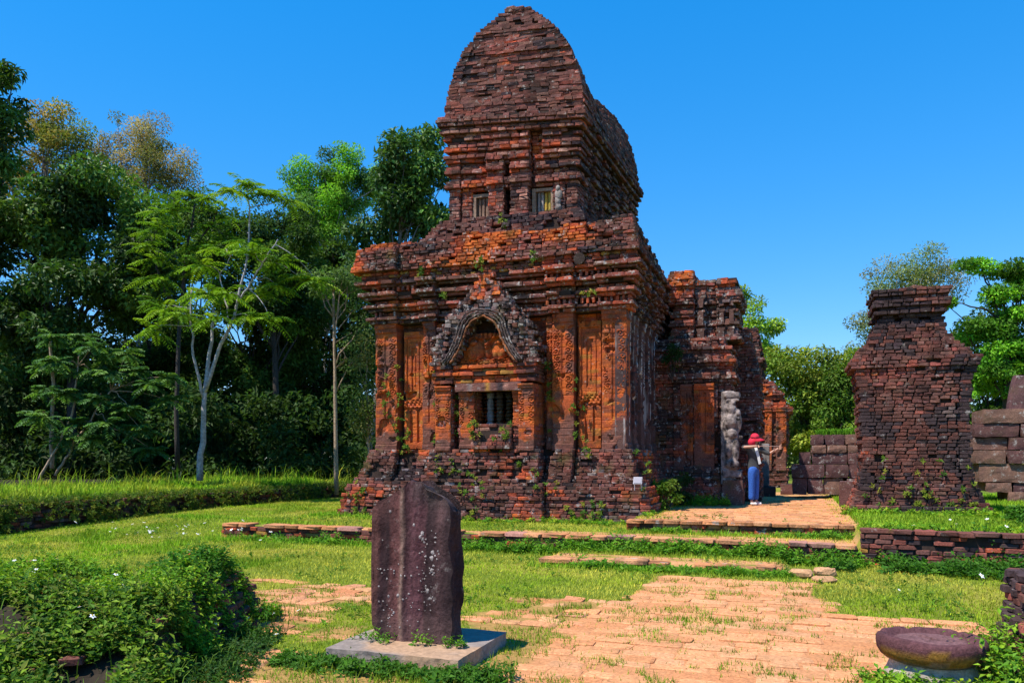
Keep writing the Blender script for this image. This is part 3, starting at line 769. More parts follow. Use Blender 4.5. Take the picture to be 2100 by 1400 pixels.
# cap bricks along the saddle
for v in np.arange(TV0+.95, TV1-.3, .13):
    zt = RZ0+RH*kv(v)
    for du in np.arange(-.45, .46, .2):
        Bt.add(UC+du+random.gauss(0, .03), v, zt-.10-.35*abs(du)**1.5, .2, .15, .09, random.gauss(0, .2), pick((4, 8), (3, 3), (2, 5)))
Bt.build(roof, M_TOWER, 30, key=lambda r: (10 if r[1] < TV0+.25 else 0)-r[2], jit=.015, seed=10, chamfer=False)
# broken tip
Bx = TB()
for i in range(16): Bx.add(UC+random.gauss(.02, .14), TV0+.5+random.gauss(0, .1), RZ0+RH-.06+.05*(i % 3), .2, .16, .075, random.gauss(0, .3), pick((3, 8), (2, 3)))
Bx.build(roof, M_TOWER, 0, stuff='tip_bricks', jit=.013)
# ---- false door porch on the front
Bq = Bricks(); core = MB(); z = 1.75; h = .078
OP = (-3.24, -2.36)
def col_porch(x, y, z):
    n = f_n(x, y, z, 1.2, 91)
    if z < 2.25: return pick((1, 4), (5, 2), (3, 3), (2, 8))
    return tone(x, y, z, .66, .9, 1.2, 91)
while z < 3.0:
    lo = z < 2.26
    ol = [(-4.10, -3.74, -.40), (-3.74, -3.60, -.12), (-3.60, OP[0], -.34)]
    ol += [(OP[0], OP[1], -.30-.25*(2.26-z)/.5 if lo else .22)]
    ol += [(OP[1], -2.20, -.34), (-2.20, -1.86, -.40)]
    pl = plan(ol, [(-.40, .3, -1.86)], .30)
    course(Bq, pl, z, h, .2, .14, col_porch, jit=.012 if not lo else .03, miss=.02, keep=lambda x, y, zz: not (lo and fbm(x*2, y*2, zz*2, 92) > .68))
    prism(core, inset(pl, .06), z, z+h); z += h
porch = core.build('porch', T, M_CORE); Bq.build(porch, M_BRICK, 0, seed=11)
pilaster(porch, 'f', -.44, -4.12, -3.76, 1.72, 3.12, -.66, 401, dark=.7, groove=False); pilaster(porch, 'f', -.44, -2.20, -1.86, 1.72, 3.12, -.66, 405, dark=.1, groove=False)
pilaster(porch, 'f', -.36, -3.58, -3.26, 1.78, 2.98, -.56, 411, groove=False, name='door_jamb'); pilaster(porch, 'f', -.36, -2.36, -2.20, 1.78, 2.98, -.56, 413, groove=False, name='door_jamb')
V, F = warp_box(18, 4, 4, lambda P: P*np.array((1.5, .30, .17))+np.array((-3.64, -.46, 2.99))+.012*(np.stack([vn(P[:, 0]*22, P[:, 1]*4, P[:, 2]*4, q)-.5 for q in (1, 2, 3)], 1)))
cc = np.array([pick((2, 12), (2, 8), (1, 5), (1, 4), (.4, 7)) for _ in range(12)]); part('lintel', porch, V, F, M_STONE, np.concatenate([PAL[cc[np.clip(((V[:, 0]+3.64)/1.5*11).astype(int), 0, 11)]]*1.15, np.full((len(V), 1), .6)], 1))
def lathe(prof, cx, cyy, z0, seg=14):
    th = np.linspace(0, 2*np.pi, seg, endpoint=False); pr = np.array(prof)
    V = np.stack([cx+pr[:, 0, None]*np.cos(th), cyy+pr[:, 0, None]*np.sin(th), z0+np.repeat(pr[:, 1, None], seg, 1)], -1).reshape(-1, 3)
    n = len(pr); i = np.arange(n-1)[:, None]*seg; j = np.arange(seg)[None]; j2 = (j+1) % seg
    return V, [np.stack([i+j, i+j2, i+seg+j2, i+seg+j], -1).reshape(-1, 4), np.arange(seg)[None, ::-1], (np.arange(seg)+(n-1)*seg)[None]]
for x, c in ((-3.02, (.26, .26, .28)), (-2.80, (.12, .09, .065)), (-2.58, (.10, .075, .05))):
    V, F = lathe([(.09, 0), (.1, .08), (.065, .12), (.085, .2), (.085, .3), (.06, .34), (.08, .4), (.08, .55), (.06, .6), (.09, .66), (.09, .74)], x, .06, 2.24, 12)
    part('baluster', porch, V, F, M_STONE, np.tile([*c, .5], (len(V), 1)), smooth=True)
# entablature over the lintel
Bq = Bricks(); core = MB()
for z0, z1, v in ((3.17, 3.25, -.42), (3.25, 3.33, -.36), (3.33, 3.41, -.47), (3.41, 3.48, -.38), (3.48, 3.56, -.44)):
    for a, b, e in ((-4.14-.03*(v < -.4), -3.72, -.03), (-3.72, -2.24, .04), (-2.24, -1.82, -.03)):
        pl = [(a, v+e), (b, v+e), (b, .2), (a, .2)]
        course(Bq, pl, z0, z1-z0, .28, .2, (lambda x, y, zz: pick((5, 0), (2, 1), (1, 7))) if -3.7 < (a+b)/2 < -2.3 else (lambda x, y, zz: pick((3, 3), (2, 2), (2, 1), (1, 5))), jit=.012, miss=.01)
        prism(core, inset(pl, .07), z0, z1)
ent = core.build('entablature', T, M_CORE); Bq.build(ent, M_CARVED, 0, jit=.011, seed=12)
# tympanum with worn carved figures
def tymp(s, t, Aa, Zz):
    d = .03*(fbm(Aa*10, Zz*10, 3, 2)-.5)
    for cu_, cz_, ru, rz, hgt in ((-3.28, 3.88, .22, .22, .11), (-2.70, 3.88, .22, .22, .11), (-3.36, 3.76, .07, .14, .05), (-3.18, 3.74, .06, .12, .05), (-2.80, 3.74, .06, .12, .05), (-2.62, 3.76, .07, .14, .05), (-2.98, 3.86, .09, .16, .09), (-2.98, 4.04, .06, .07, .1), (-3.30, 4.06, .09, .08, .09), (-2.68, 4.06, .09, .08, .09)):
        q = 1-((Aa-cu_)/ru)**2-((Zz-cz_)/rz)**2; d = d+hgt*np.sqrt(np.clip(q, 0, 1))
    for cu_ in (-3.28, -2.70):                 # arched hoods over the two beasts
        rr = np.hypot(Aa-cu_, (Zz-3.95)*1.15); d = d+.06*np.exp(-((rr-.27)/.03)**2)*(Zz > 3.92)
    d = d+.06*((Zz > 4.14) & (Zz < 4.26) & (np.abs(Aa+2.98) < .3))+.03*((Zz > 4.14) & (Zz < 4.26))*np.sign(np.sin(Aa*60))*(np.abs(Aa+2.98) < .3)
    d = d+.07*((Zz < 3.70))+.03*((Zz < 3.63))+.02*(Zz < 3.7)*np.sin(Aa*45+6*np.sin(Zz*40))
    d = d-.16*sstep(Zz, 4.24, 4.34)
    return d
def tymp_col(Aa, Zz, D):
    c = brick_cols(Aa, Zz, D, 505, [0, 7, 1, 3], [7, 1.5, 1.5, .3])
    k = sstep(Zz+.1*vn(Aa*9, Zz*9, 0, 2), 4.28, 4.36)[..., None]; c[..., :3] = c[..., :3]*(1-k)+np.array((.03, .022, .02))*k  # recess under the arch apex painted near-black, its shade put into the colour
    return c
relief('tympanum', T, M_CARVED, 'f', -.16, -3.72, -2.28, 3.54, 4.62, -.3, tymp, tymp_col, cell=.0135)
# arched pediment: corbelled courses with a dark crust
PU = -3.0
def w_out(z):
    return np.interp(z, [3.56, 3.9, 4.2, 4.35, 4.5, 4.7, 4.9, 5.1, 5.3, 5.45], [1.22, 1.20, 1.10, .98, .86, .70, .52, .34, .2, .13])
def w_in(z): return np.interp(z, [3.56, 3.75, 4.0, 4.2, 4.35, 4.47, 4.55], [.72, .60, .46, .38, .32, .2, 0.])
def col_ped(x, y, z):
    if z > 4.95 and abs(x-PU) < .3: return pick((4, 0), (3, 1), (1, 4))
    return pick((3, 12), (4, 5), (4, 3), (1.2, 6), (2, 8))
Bq = Bricks(); core = MB(); z = 3.56; h = .082
while z < 5.45:
    wo_, wi_ = w_out(z)+random.uniform(-.07, .07), w_in(z+.04); vf = -.46 if z < 4.6 else -.42+.2*(z-4.6)
    segs = [(PU-wo_, PU-wi_), (PU+wi_, PU+wo_)] if wi_ > .03 else [(PU-wo_, PU+wo_)]
    for a, b in segs:
        pl = [(a, vf), (b, vf), (b, .22), (a, .22)]
        course(Bq, pl, z, h, .15, .2, col_ped, jit=.05, miss=.03); 
        if b-a > .25: prism(core, inset(pl, .09), z, z+h)
    z += h
ped = core.build('pediment', T, M_CORE); Bq.build(ped, M_CRUST, 0, jit=.016, seed=13)
for k, (e, r_) in enumerate(((.02, .024), (.085, .02), (.145, .022), (.205, .018))):
    zz = np.concatenate([np.linspace(3.6, 4.5, 26)])
    L_ = np.stack([PU-w_in(zz)-e*(1-.1*(zz-3.6))-.10*np.clip(3.85-zz, 0, 1), np.full(26, -.50-.012*k), zz+e*.75*sstep(zz, 4.1, 4.5)], 1)
    R_ = L_.copy()[::-1]; R_[:, 0] = 2*PU-R_[:, 0]
    th = np.linspace(0, 1, 7)[1:-1]; apex = np.stack([np.interp(th, [0, .5, 1], [L_[-1, 0], PU, R_[0, 0]]), np.full(5, -.50-.012*k), L_[-1, 2]+.06*np.sin(th*np.pi)], 1)
    pts = np.concatenate([L_, apex, R_]); pts += np.random.default_rng(k).normal(0, .006, pts.shape)
    V, F = tube(pts, r_*(1+.25*(vn(np.arange(len(pts))*.9, k)-.5)), 8)
    part('arch_band', ped, V, F, M_CRUST, np.tile([.12, .085, .08, 1.] if k else [.33, .12, .055, .5], (len(V), 1)), smooth=True)
# ---- entrance vestibule on the right flank
VF = 3.5
def col_vest(x, y, z):
    n = f_n(x, y, z, .9, 95)
    if z > 4.4: return 12 if random.random() < .3 else tone(x, y, z, .34, 1.0, 1.2, 95)
    return tone(x, y, z, .36, 1.2, 1.0, 96)
Bv = Bricks(); core = MB(); z = .42; h = .078
vt = [(0, .2), (1.05, .12), (1.3, 0), (3.35, .06), (3.45, .12), (3.55, .03), (3.7, .1), (3.8, .16), (3.95, .06), (4.1, .12), (4.2, .0)]
def vo(z):
    r = 0
    for a, b in vt:
        if z >= a: r = b
    return r
while z < 4.42:
    o = vo(z)+random.uniform(-.02, .02)
    er = .35*max(0, (z-3.6))/.8
    pl = [(-.3, VF-o), (.45, VF-o), (.45, VF-o-.05), (1.50+o*.4, VF-o-.05), (1.50+o*.4, VF-o+.03), (1.82+o-er*.5, VF-o+.03), (1.82+o-er*.5, 6.3), (-.3, 6.3)]
    course(Bv, pl, z, h, .2, .16, col_vest, jit=.024 if z < 1.2 or z > 3.4 else .012, miss=.02, keep=lambda x, y, zz: fbm(x*2, y*2, zz*2, 96) < .72)
    prism(core, inset(pl, .09), z, z+h); z += h
ub = [(4.42, .1), (4.6, 0), (4.8, .05), (4.95, -.04), (5.1, .04), (5.25, -.05), (5.4, .05), (5.55, .1), (5.7, .03), (5.85, .08)]
while z < 6.28:
    o = 0
    for a, b in ub:
        if z >= a: o = b
    o += random.uniform(-.03, .03); zr = z
    if z < 6.2:
        pl = [(.30-o, 4.1-o), (.86, 4.1-o), (.86, 6.0), (.30, 6.0)]
        course(Bv, pl, z, h, .19, .16, lambda x, y, zz: tone(x, y, zz, .52, 1.2, 1.3, 97), jit=.02, miss=.04); prism(core, inset(pl, .09), z, z+h)
    if z < 6.02:
        pl = [(.87, 4.25-o), (1.15, 4.25-o), (1.15, 4.33-o), (1.40, 4.33-o), (1.40, 4.22-o), (1.90+o, 4.22-o), (1.90+o, 6.0), (.87, 6.0)]
        course(Bv, pl, z, h, .19, .16, col_vest, jit=.022, miss=.05, keep=lambda x, y, zz: zz < 5.9-.25*float(fbm(x*3, 0, 0, 5)) or x < 1.8); prism(core, inset(pl, .09), z, z+h)
    z += h
for k, (u_, w_) in enumerate(((1.02, .16), (1.52, .14), (1.76, .12))):
    mb = MB()
    for j, (zz, hh, ww) in enumerate(((4.62, .3, w_), (4.78, .05, w_*1.3), (5.05, .34, w_*.9), (5.24, .05, w_*1.3), (5.45, .22, w_*.85), (5.58, .06, w_*1.4))):
        V = BOXV*np.array((ww, .16, hh))+RNG.normal(0, .008, (8, 3))+np.array((u_, 4.22, zz)); mb.add(V, BOXF, [.16, .085, .07, 1])
    # a small carved pilaster
    VV, FF, CC = mb.arrays(); vest_extra = (VV, FF, CC) if k == 0 else (np.concatenate([vest_extra[0], VV]), [np.concatenate([vest_extra[1][0], FF[0]+len(vest_extra[0])])], np.concatenate([vest_extra[2], CC]))
z = .42
while z < 4.85:
    R_ = 2.42-.28*max(0, z-3.7)+random.uniform(-.04, .04); pl = [(1.75, 5.0), (R_, 5.0), (R_, 6.4), (1.75, 6.4)]
    course(Bv, pl, z, h, .19, .16, lambda x, y, zz: tone(x, y, zz, .42, .9, 1.1, 99), jit=.02, miss=.03); prism(core, inset(pl, .09), z, z+h); z += h
vest = core.build('vestibule', T, M_CORE); Bv.build(vest, M_CRUST, 0, jit=.012, seed=14)
part('small_pilasters', vest, *vest_extra[:2], M_CRUST, vest_extra[2])
pilaster(vest, 'f', VF-.10, .62, .92, 1.25, 3.35, -.14, 601, dark=.9); pilaster(vest, 'f', VF-.13, .95, 1.42, 1.25, 3.35, -.17, 607, dark=.6)
# carved stone door post with a worn guardian, beside the vestibule entrance
gp = thing('guardian_post', 'white lichened stone door post carved with a worn guardian figure', 'statue', 1.88, 3.42, .45)
V, F = warp_box(7, 6, 5, lambda P: (P-np.array((.5, .5, 0)))*np.array((.5, .42, .6))*(1-.1*P[:, 2:3]*np.array((1, 1, 0)))+.03*np.stack([vn(P[:, 0]*5, P[:, 1]*5, P[:, 2]*5, q)-.5 for q in range(3)], 1)+np.array((1.86, 3.40, .44)))
part('base', gp, V, F, M_STONE, np.tile([.17, .09, .075, 1], (len(V), 1)))
def sculpt(name, parent, mat, balls, boxes, voxel, strength, col):
    """blobs and blocks fused into one worn carved surface"""
    o = lump_fig(balls, name, parent, mat, col, res=14); me = o.data; bm = bmesh.new(); bm.from_mesh(me); off = Vector(OFF[parent.name])
    for c_, d_ in boxes:
        bmesh.ops.create_cube(bm, size=1, matrix=Matrix.Translation(Vector(c_)-off) @ Matrix.Diagonal((*d_, 1)))
    bm.to_mesh(me); bm.free()
    for at_ in list(me.color_attributes): me.color_attributes.remove(at_)
    r_ = o.modifiers.new('fuse', 'REMESH'); r_.mode = 'VOXEL'; r_.voxel_size = voxel
    tx = bpy.data.textures.new(name+'_wear', 'CLOUDS'); tx.noise_scale = .16; tx.noise_depth = 2
    d_ = o.modifiers.new('wear', 'DISPLACE'); d_.texture = tx; d_.strength = strength; d_.texture_coords = 'LOCAL'; return o
M_GUARD = plain_mat('lichened_stone', (.21, .17, .16), .95, 8., 1., .9)
sculpt('figure', gp, M_GUARD, [(1.84, 3.26, 2.70, .11, .11, .13), (1.82, 3.24, 2.43, .17, .12, .19), (1.97, 3.28, 2.62, .08, .09, .1), (2.00, 3.28, 2.38, .07, .08, .2), (1.70, 3.26, 2.40, .06, .08, .18), (1.84, 3.24, 2.14, .15, .11, .12), (1.77, 3.24, 1.80, .085, .1, .28), (1.93, 3.24, 1.76, .085, .1, .28), (1.86, 3.24, 1.42, .16, .11, .12), (1.85, 3.27, 2.86, .08, .08, .08)],
       [((1.74, 3.44, 2.05), (.30, .30, 2.2)), ((1.85, 3.40, 1.20), (.42, .30, .16)), ((1.85, 3.38, 3.06), (.34, .28, .12)), ((1.90, 3.34, 2.06), (.36, .2, .06)), ((1.86, 3.36, 2.93), (.28, .22, .05))], .024, .035, (.4, .35, .33))

# ------------------------------------------------------------------ ruined shrine further back
S = thing('ruined_shrine', 'ruined red brick shrine with orange pilasters standing behind the temple entrance', 'shrine', 1.8, 15.5, .45)
B = Bricks(); core = MB(); z = .45; h = .09
def col_shr(x, y, z):
    return tone(x, y, z, .5 if z < 4.2 else .3, 1., .9, 98)
while z < 6.5:
    er = np.interp(z, [.4, 1, 3.4, 4.4, 4.6, 5.4, 6.5], [.25, .1, 0., .5, .95, 1.0, 1.15])+random.uniform(-.05, .05)
    o = .1 if (3.3 < z < 3.5 or 3.9 < z < 4.1 or 5.2 < z < 5.35 or z < 1.1) else 0
    pl = [(-.4, 15.2-o), (1.55, 15.2-o), (1.55, 15.45-o), (3.0-er*1.0+o, 15.45-o), (3.0-er*1.0+o, 18.5), (-.4, 18.5)]
    course(B, pl, z, h, .24, .2, col_shr, jit=.03, miss=.04); prism(core, inset(pl, .1), z, z+h); z += h
sw = core.build('wall', S, M_CORE); B.build(sw, M_BRICK, 0, jit=.016, seed=15, chamfer=False)
for k, (a, b) in enumerate(((1.75, 2.02), (2.15, 2.4), (2.55, 2.92))): pilaster(S, 'f', 15.33, a, b, 1.1, 3.5, -.2, 701+k*5, groove=False)

# ------------------------------------------------------------------ ruined brick pillar on the right
Pl = thing('brick_pillar', 'free standing ruined brick pillar with stepped shoulders and narrow cap', 'pillar', 5.45, .95, .48)
def col_pil(x, y, z):
    n = f_n(x, y, z, .9, 111)
    if 1.6 < z < 2.7 and abs(x-5.5) < .6 and n > .45: return pick((4, 12), (3, 8))
    return tone(x, y, z, .26+.15*(z < .9), .8, 1.1, 113, .08)
B = Bricks(); core = MB(); z = .44; h = .07; V0 = .92
while z < 4.80:
    L_ = float(np.interp(z, [.4, .62, .95, 1.4, 2.2, 2.9, 3.25, 3.42, 3.55, 3.75, 3.93, 4.1, 4.28, 4.5, 4.85], [4.16, 4.28, 4.42, 4.47, 4.45, 4.42, 4.35, 4.30, 4.36, 4.52, 4.68, 4.70, 4.78, 4.74, 4.74]))
    R_ = float(np.interp(z, [.4, .6, 1.0, 1.4, 2.2, 2.85, 3.2, 3.42, 3.55, 3.75, 3.95, 4.1, 4.28, 4.5, 4.85], [6.80, 6.66, 6.46, 6.37, 6.36, 6.38, 6.45, 6.50, 6.38, 6.14, 5.98, 5.97, 5.92, 5.98, 5.99]))
    L_ += random.uniform(-.03, .03); R_ += random.uniform(-.03, .03)
    cap = 0 if z < 3.3 else .05 if z < 3.45 else 0 if z < 4.12 else -.05 if z < 4.3 else .03 if z < 4.38 else -.03 if z < 4.48 else .04 if z < 4.58 else -.01 if z < 4.66 else .05
    L_ -= cap; R_ += cap
    vf = V0-cap-(.22 if z < .6 else .1 if z < .95 else 0)+(.08*sstep(z, 3.5, 4.0))
    if 4.15 < z < 4.28: fr = [(L_, 5.08, vf), (5.08, 5.3, vf+.2), (5.3, 5.4, vf), (5.4, 5.75, vf+.15), (5.75, R_, vf)]
    else: fr = [(L_, L_+.28, vf), (L_+.28, R_-.22, vf-.03), (R_-.22, R_, vf)]
    pl = plan(fr, [(vf, 2.3, R_)], 2.3)
    course(B, pl, z, h, .18, .2, col_pil, jit=.012, miss=.012, keep=lambda x, y, zz: fbm(x*2.3, y*2.3, zz*2.6, 112) < .755 and not (zz > 3.7 and zz < 3.95 and x < 4.74 and random.random() < .3), back=False)
    prism(core, inset(pl, .1), z, z+h); z += h
pc = core.build('core', Pl, M_CORE)
for o_, du in ((None, 0),):
    for i in range(60):
        B.add(random.uniform(4.8, 5.9), random.uniform(1.0, 2.2), 4.80+random.random()*.05, .2, .14, .07, random.uniform(-.5, .5), pick((3, 8), (2, 3)))
B.build(Pl, M_PILLAR, 300, key=lambda r: (10 if r[1] < 1.15 else 0)-abs(r[2]-1.9), jit=.011, seed=16)

# ------------------------------------------------------------------ stone block ruins
def stone_block(parent, u, v, z, lu, lv, lz, seed, col=(.17, .095, .095), rz=0., tiltx=0., name='stone_block', rnd=.10):
    def fn(P):
        Q = P-.5; r = np.linalg.norm(Q*np.array((1, 1, 1)), axis=1, keepdims=True)
        Q = Q*(1-rnd*np.clip(r-.5, 0, 1)); D = Q*np.array((lu, lv, lz))
        D = D+.032*np.stack([fbm(P[:, 0]*4+seed, P[:, 1]*3, P[:, 2]*3, seed+q)-.5 for q in range(3)], 1)
        M = Matrix.Rotation(rz, 3, 'Z') @ Matrix.Rotation(tiltx, 3, 'Y')
        return D @ np.array(M).T+np.array((u, v, z+lz/2))
    V, F = warp_box(7, 4, 5, fn)
    return part(name, parent, V, F, M_STONE, np.tile([*col, 1], (len(V), 1)))
def uvz(px, py, Y): 
    x = (px-1050)/1600*Y; u, v = UV(x, Y); return u, v, CAM_H+(940-py)/1600*Y
SC = [(.16, .075, .07), (.20, .10, .085), (.12, .06, .06), (.25, .135, .10)]
def block_ruin(name, label, rows, Y, depth):
    u0, v0, _ = uvz(rows[0][1][0], 1000, Y)
    t = thing(name, label, 'ruin', u0, v0, .45)
    for i, ((y0, y1), xs) in enumerate(rows):
        for k in range(len(xs)-1):
            a = uvz(xs[k], y1, Y); b = uvz(xs[k+1], y0, Y); vv = v0+depth/2+.12*i*0
            stone_block(t, (a[0]+b[0])/2, vv+random.uniform(-.06, .12)-.14*(i > 2), a[2], abs(b[0]-a[0])-.02, depth, b[2]-a[2]-.012, random.randint(0, 999), SC[random.randint(0, 3)], random.gauss(0, .02))
    return t
block_ruin('stone_platform', 'stacked purple sandstone blocks with grass on top behind the pillar', [((890, 912), [1662, 1690, 1732, 1790]), ((912, 928), [1664, 1694, 1735, 1790]), ((926, 951), [1638, 1664, 1738, 1795]), ((951, 979), [1622, 1692, 1740, 1795]), ((979, 1013), [1624, 1655, 1688, 1730, 1800])], 21.5, 1.3)
block_ruin('stone_terrace', 'stacked purple sandstone blocks right of the brick pillar', [((838, 868), [2012, 2100, 2180]), ((868, 896), [1998, 2085, 2170]), ((896, 922), [1996, 2064, 2120, 2200]), ((922, 950), [2000, 2060, 2130, 2200]), ((950, 988), [2006, 2110, 2210]), ((988, 1008), [2020, 2070, 2130, 2210]), ((1006, 1030), [2060, 2092, 2150, 2210])], 19.5, 1.2)
u_, v_, z_ = uvz(2098, 845, 19.2)
t = thing('leaning_slab', 'large purple stone slab leaning on top of the stacked blocks', 'stone', u_, v_, z_)
stone_block(t, u_+.2, v_+.25, z_-.1, .9, .4, 1.0, 55, (.17, .085, .085), .05, .16, name='slab', rnd=.3)
for (px, py, Y, lu, lz, lab) in ((1626, 1013, 24.0, .72, .32, 'small square purple stone block at the edge of the terrace path'), (1572, 1017, 22.8, .52, .3, 'dark stone plinth block just behind the person in blue jeans'), (1746, 1043, 17.6, .5, .6, 'speckled stone block at the left foot of the brick pillar')):
    u_, v_, z_ = uvz(px, py, Y); t = thing('stone_block', lab, 'stone', u_, v_, .45, 'loose stone blocks'); stone_block(t, u_, v_, .44, lu, .5, lz, int(px), SC[0], name='block')
u_, v_, z_ = uvz(1566, 970, 22.9); t = thing('stone_post', 'short grey weathered stone post standing behind the person', 'stone', u_, v_, .72)
stone_block(t, u_, v_, .74, .32, .3, 1.25, 77, (.28, .25, .24), name='post')

# ------------------------------------------------------------------ stele on its concrete slab
sl = thing('stele', 'tall dark purple stone stele with broken top and white lichen spots', 'stele', STELE_UV[0], STELE_UV[1], .10)
top = lambda x: np.interp(x, [-.36, -.335, -.28, -.13, -.06, .0, .10, .125, .27, .32, .36], [.98, 1.06, 1.12, 1.19, 1.23, 1.285, 1.285, 1.24, 1.17, 1.12, 1.02])
def stele_fn(P):
    z = P[:, 2]; wl = -.345-.012*np.sin(z*3)+.055*np.clip(.12-z, 0, 1)/.12*1.0; wr = .345+.01*(vn(z*9, P[:, 1]*3, 0, 3)-.5)*2
    x = wl+(wr-wl)*P[:, 0]; zz = z*top(x)*1.0
    zz = zz-np.where(z > .999, .06*P[:, 1]*(P[:, 0] > .5)+.03*vn(P[:, 0]*6, P[:, 1]*4, 0, 9), 0)
    y = (P[:, 1]-.5)*.235
    fr = P[:, 1] < .01
    y = y+np.where(fr, .018*np.exp(-((x-.12)/.05)**2)-.016*np.exp(-((x+.06)/.035)**2)+.014*np.exp(-((x+.24)/.04)**2)+.02*(fbm(x*6, zz*4, 0, 5)-.5)+.016*(fbm(x*24, zz*13, 0, 15)-.5)+.05*np.exp(-((x-.2)/.12)**2)*np.exp(-((zz-1.1)/.12)**2), 0)
    rt = P[:, 0] > .99; x = x+np.where(rt, .06*(fbm(zz*5, P[:, 1]*4, 0, 8)-.5), 0)
    # round the vertical arrises
    e = (P[:, 0] < .01)*((P[:, 1] < .01)+(P[:, 1] > .99)); x = x+e*.03
    return np.stack([x+STELE_UV[0]+.0, y+STELE_UV[1]+.02, zz+.10], 1)
V, F = warp_box(60, 12, 96, stele_fn)
xs = V[:, 0]-STELE_UV[0]; zs = V[:, 2]
xw = xs+.035*(fbm(xs*3, zs*2.2, 0, 31)-.5)+.01*np.sin(zs*5)
bands = [(-.36, (.13, .055, .05)), (-.30, (.16, .07, .06)), (-.27, (.05, .026, .028)), (-.20, (.035, .02, .022)), (-.17, (.12, .05, .048)), (-.10, (.15, .062, .058)), (-.07, (.27, .17, .135)), (-.045, (.06, .03, .032)), (.0, (.125, .055, .062)), (.07, (.14, .06, .068)), (.11, (.10, .045, .05)), (.13, (.03, .018, .02)), (.19, (.045, .026, .028)), (.24, (.11, .06, .06)), (.30, (.07, .042, .044)), (.36, (.03, .022, .024))]
bx = [b_[0] for b_ in bands]; C = np.stack([np.interp(xw, bx, [b_[1][q] for b_ in bands]) for q in range(3)], 1)
C = C*(.72+.56*fbm(xs*22, zs*2.0, 0, 33)[:, None])
up_ = sstep(zs, .95, 1.2)[:, None]*sstep(-xs, .05, .25)[:, None]*.6; C = C*(1-up_)+np.array((.17, .075, .065))*up_
tp_ = (sstep(zs, 1.12, 1.3)*sstep(xs, -.05, .08))[:, None]*.55; C = C*(1-tp_)+np.array((.13, .105, .10))*tp_
lo_ = (1-sstep(zs, .18, .42))[:, None]*.45; C = C*(1-lo_)+np.array((.17, .10, .09))*lo_
part('shaft', sl, V, F, M_STELE, np.concatenate([C, np.full((len(C), 1), .35)], 1), smooth=False)
# lichen discs: thin raised patches
r = np.random.default_rng(12); mb = MB()
spots = [(.10, .86, .021), (.085, .84, .016), (.105, .82, .014), (.115, .80, .011), (.20, .72, .017), (.19, .68, .02), (.10, .72, .009), (.13, .685, .01), (.19, .585, .016), (.08, .71, .008), (.15, .42, .018), (-.07, .53, .011), (.01, .53, .009), (-.17, 1.03, .013), (.03, .93, .012), (-.10, .37, .014), (-.19, .36, .012), (.17, .36, .014), (.06, .60, .008), (-.25, .80, .007), (-.1, .62, .008), (.21, .62, .011), (.2, .55, .009)]
spots += [(r.uniform(-.3, .24), r.uniform(.12, .6), r.uniform(.004, .009)) for _ in range(60)]+[(r.uniform(.1, .25), r.uniform(.3, .9), r.uniform(.004, .009)) for _ in range(30)]
front = V[(V[:, 1] < STELE_UV[1]-.06)]
for x, zz, rr in spots:
    d = (front[:, 0]-STELE_UV[0]-x)**2+(front[:, 2]-.1-zz)**2; y = front[np.argmin(d), 1]-.004
    th = np.linspace(0, 2*np.pi, 9, endpoint=False); q = rr*(1+.25*r.normal(0, 1, 9).clip(-1, 1))
    Vd = np.concatenate([[[STELE_UV[0]+x, y-.002, .1+zz]], np.stack([STELE_UV[0]+x+q*np.cos(th), np.full(9, y+.004), .1+zz+q*np.sin(th)], 1)])
    mb.add(Vd, np.array([[0, i+1, (i+1) % 9+1] for i in range(9)]), [.42, .37, .36, 1.])
mb.build('lichen_spots', sl, M_STONE, kind='stuff')
slab = thing('concrete_slab', 'square grey concrete slab set in grass beneath the stele', 'slab', STELE_UV[0], STELE_UV[1], 0)
V, F = warp_box(26, 20, 4, lambda P: np.stack([STELE_UV[0]+(P[:, 0]-.5)*1.10+.04, STELE_UV[1]+(P[:, 1]-.5)*.98, P[:, 2]*.125-.01], 1)+.012*np.stack([fbm(P[:, 0]*9, P[:, 1]*9, P[:, 2]*5, q)-.5 for q in (1, 2, 3)], 1))
C = np.array((.24, .195, .17))*(.8+.4*fbm(V[:, 0]*7, V[:, 1]*7, V[:, 2]*7, 4)[:, None]); k = sstep(fbm(V[:, 0]*2.2, V[:, 1]*2.2, 0, 14)-.5*np.hypot(V[:, 0]-STELE_UV[0]-.05, V[:, 1]-STELE_UV[1]+.2), .2, .35)[:, None]
C = C*(1-k*.8)+np.array((.42, .25, .14))*k*.8
part('slab', slab, V, F, plain_mat('old_concrete', (.3, .27, .27), .95, 22., .3, .4, attr=True), C)

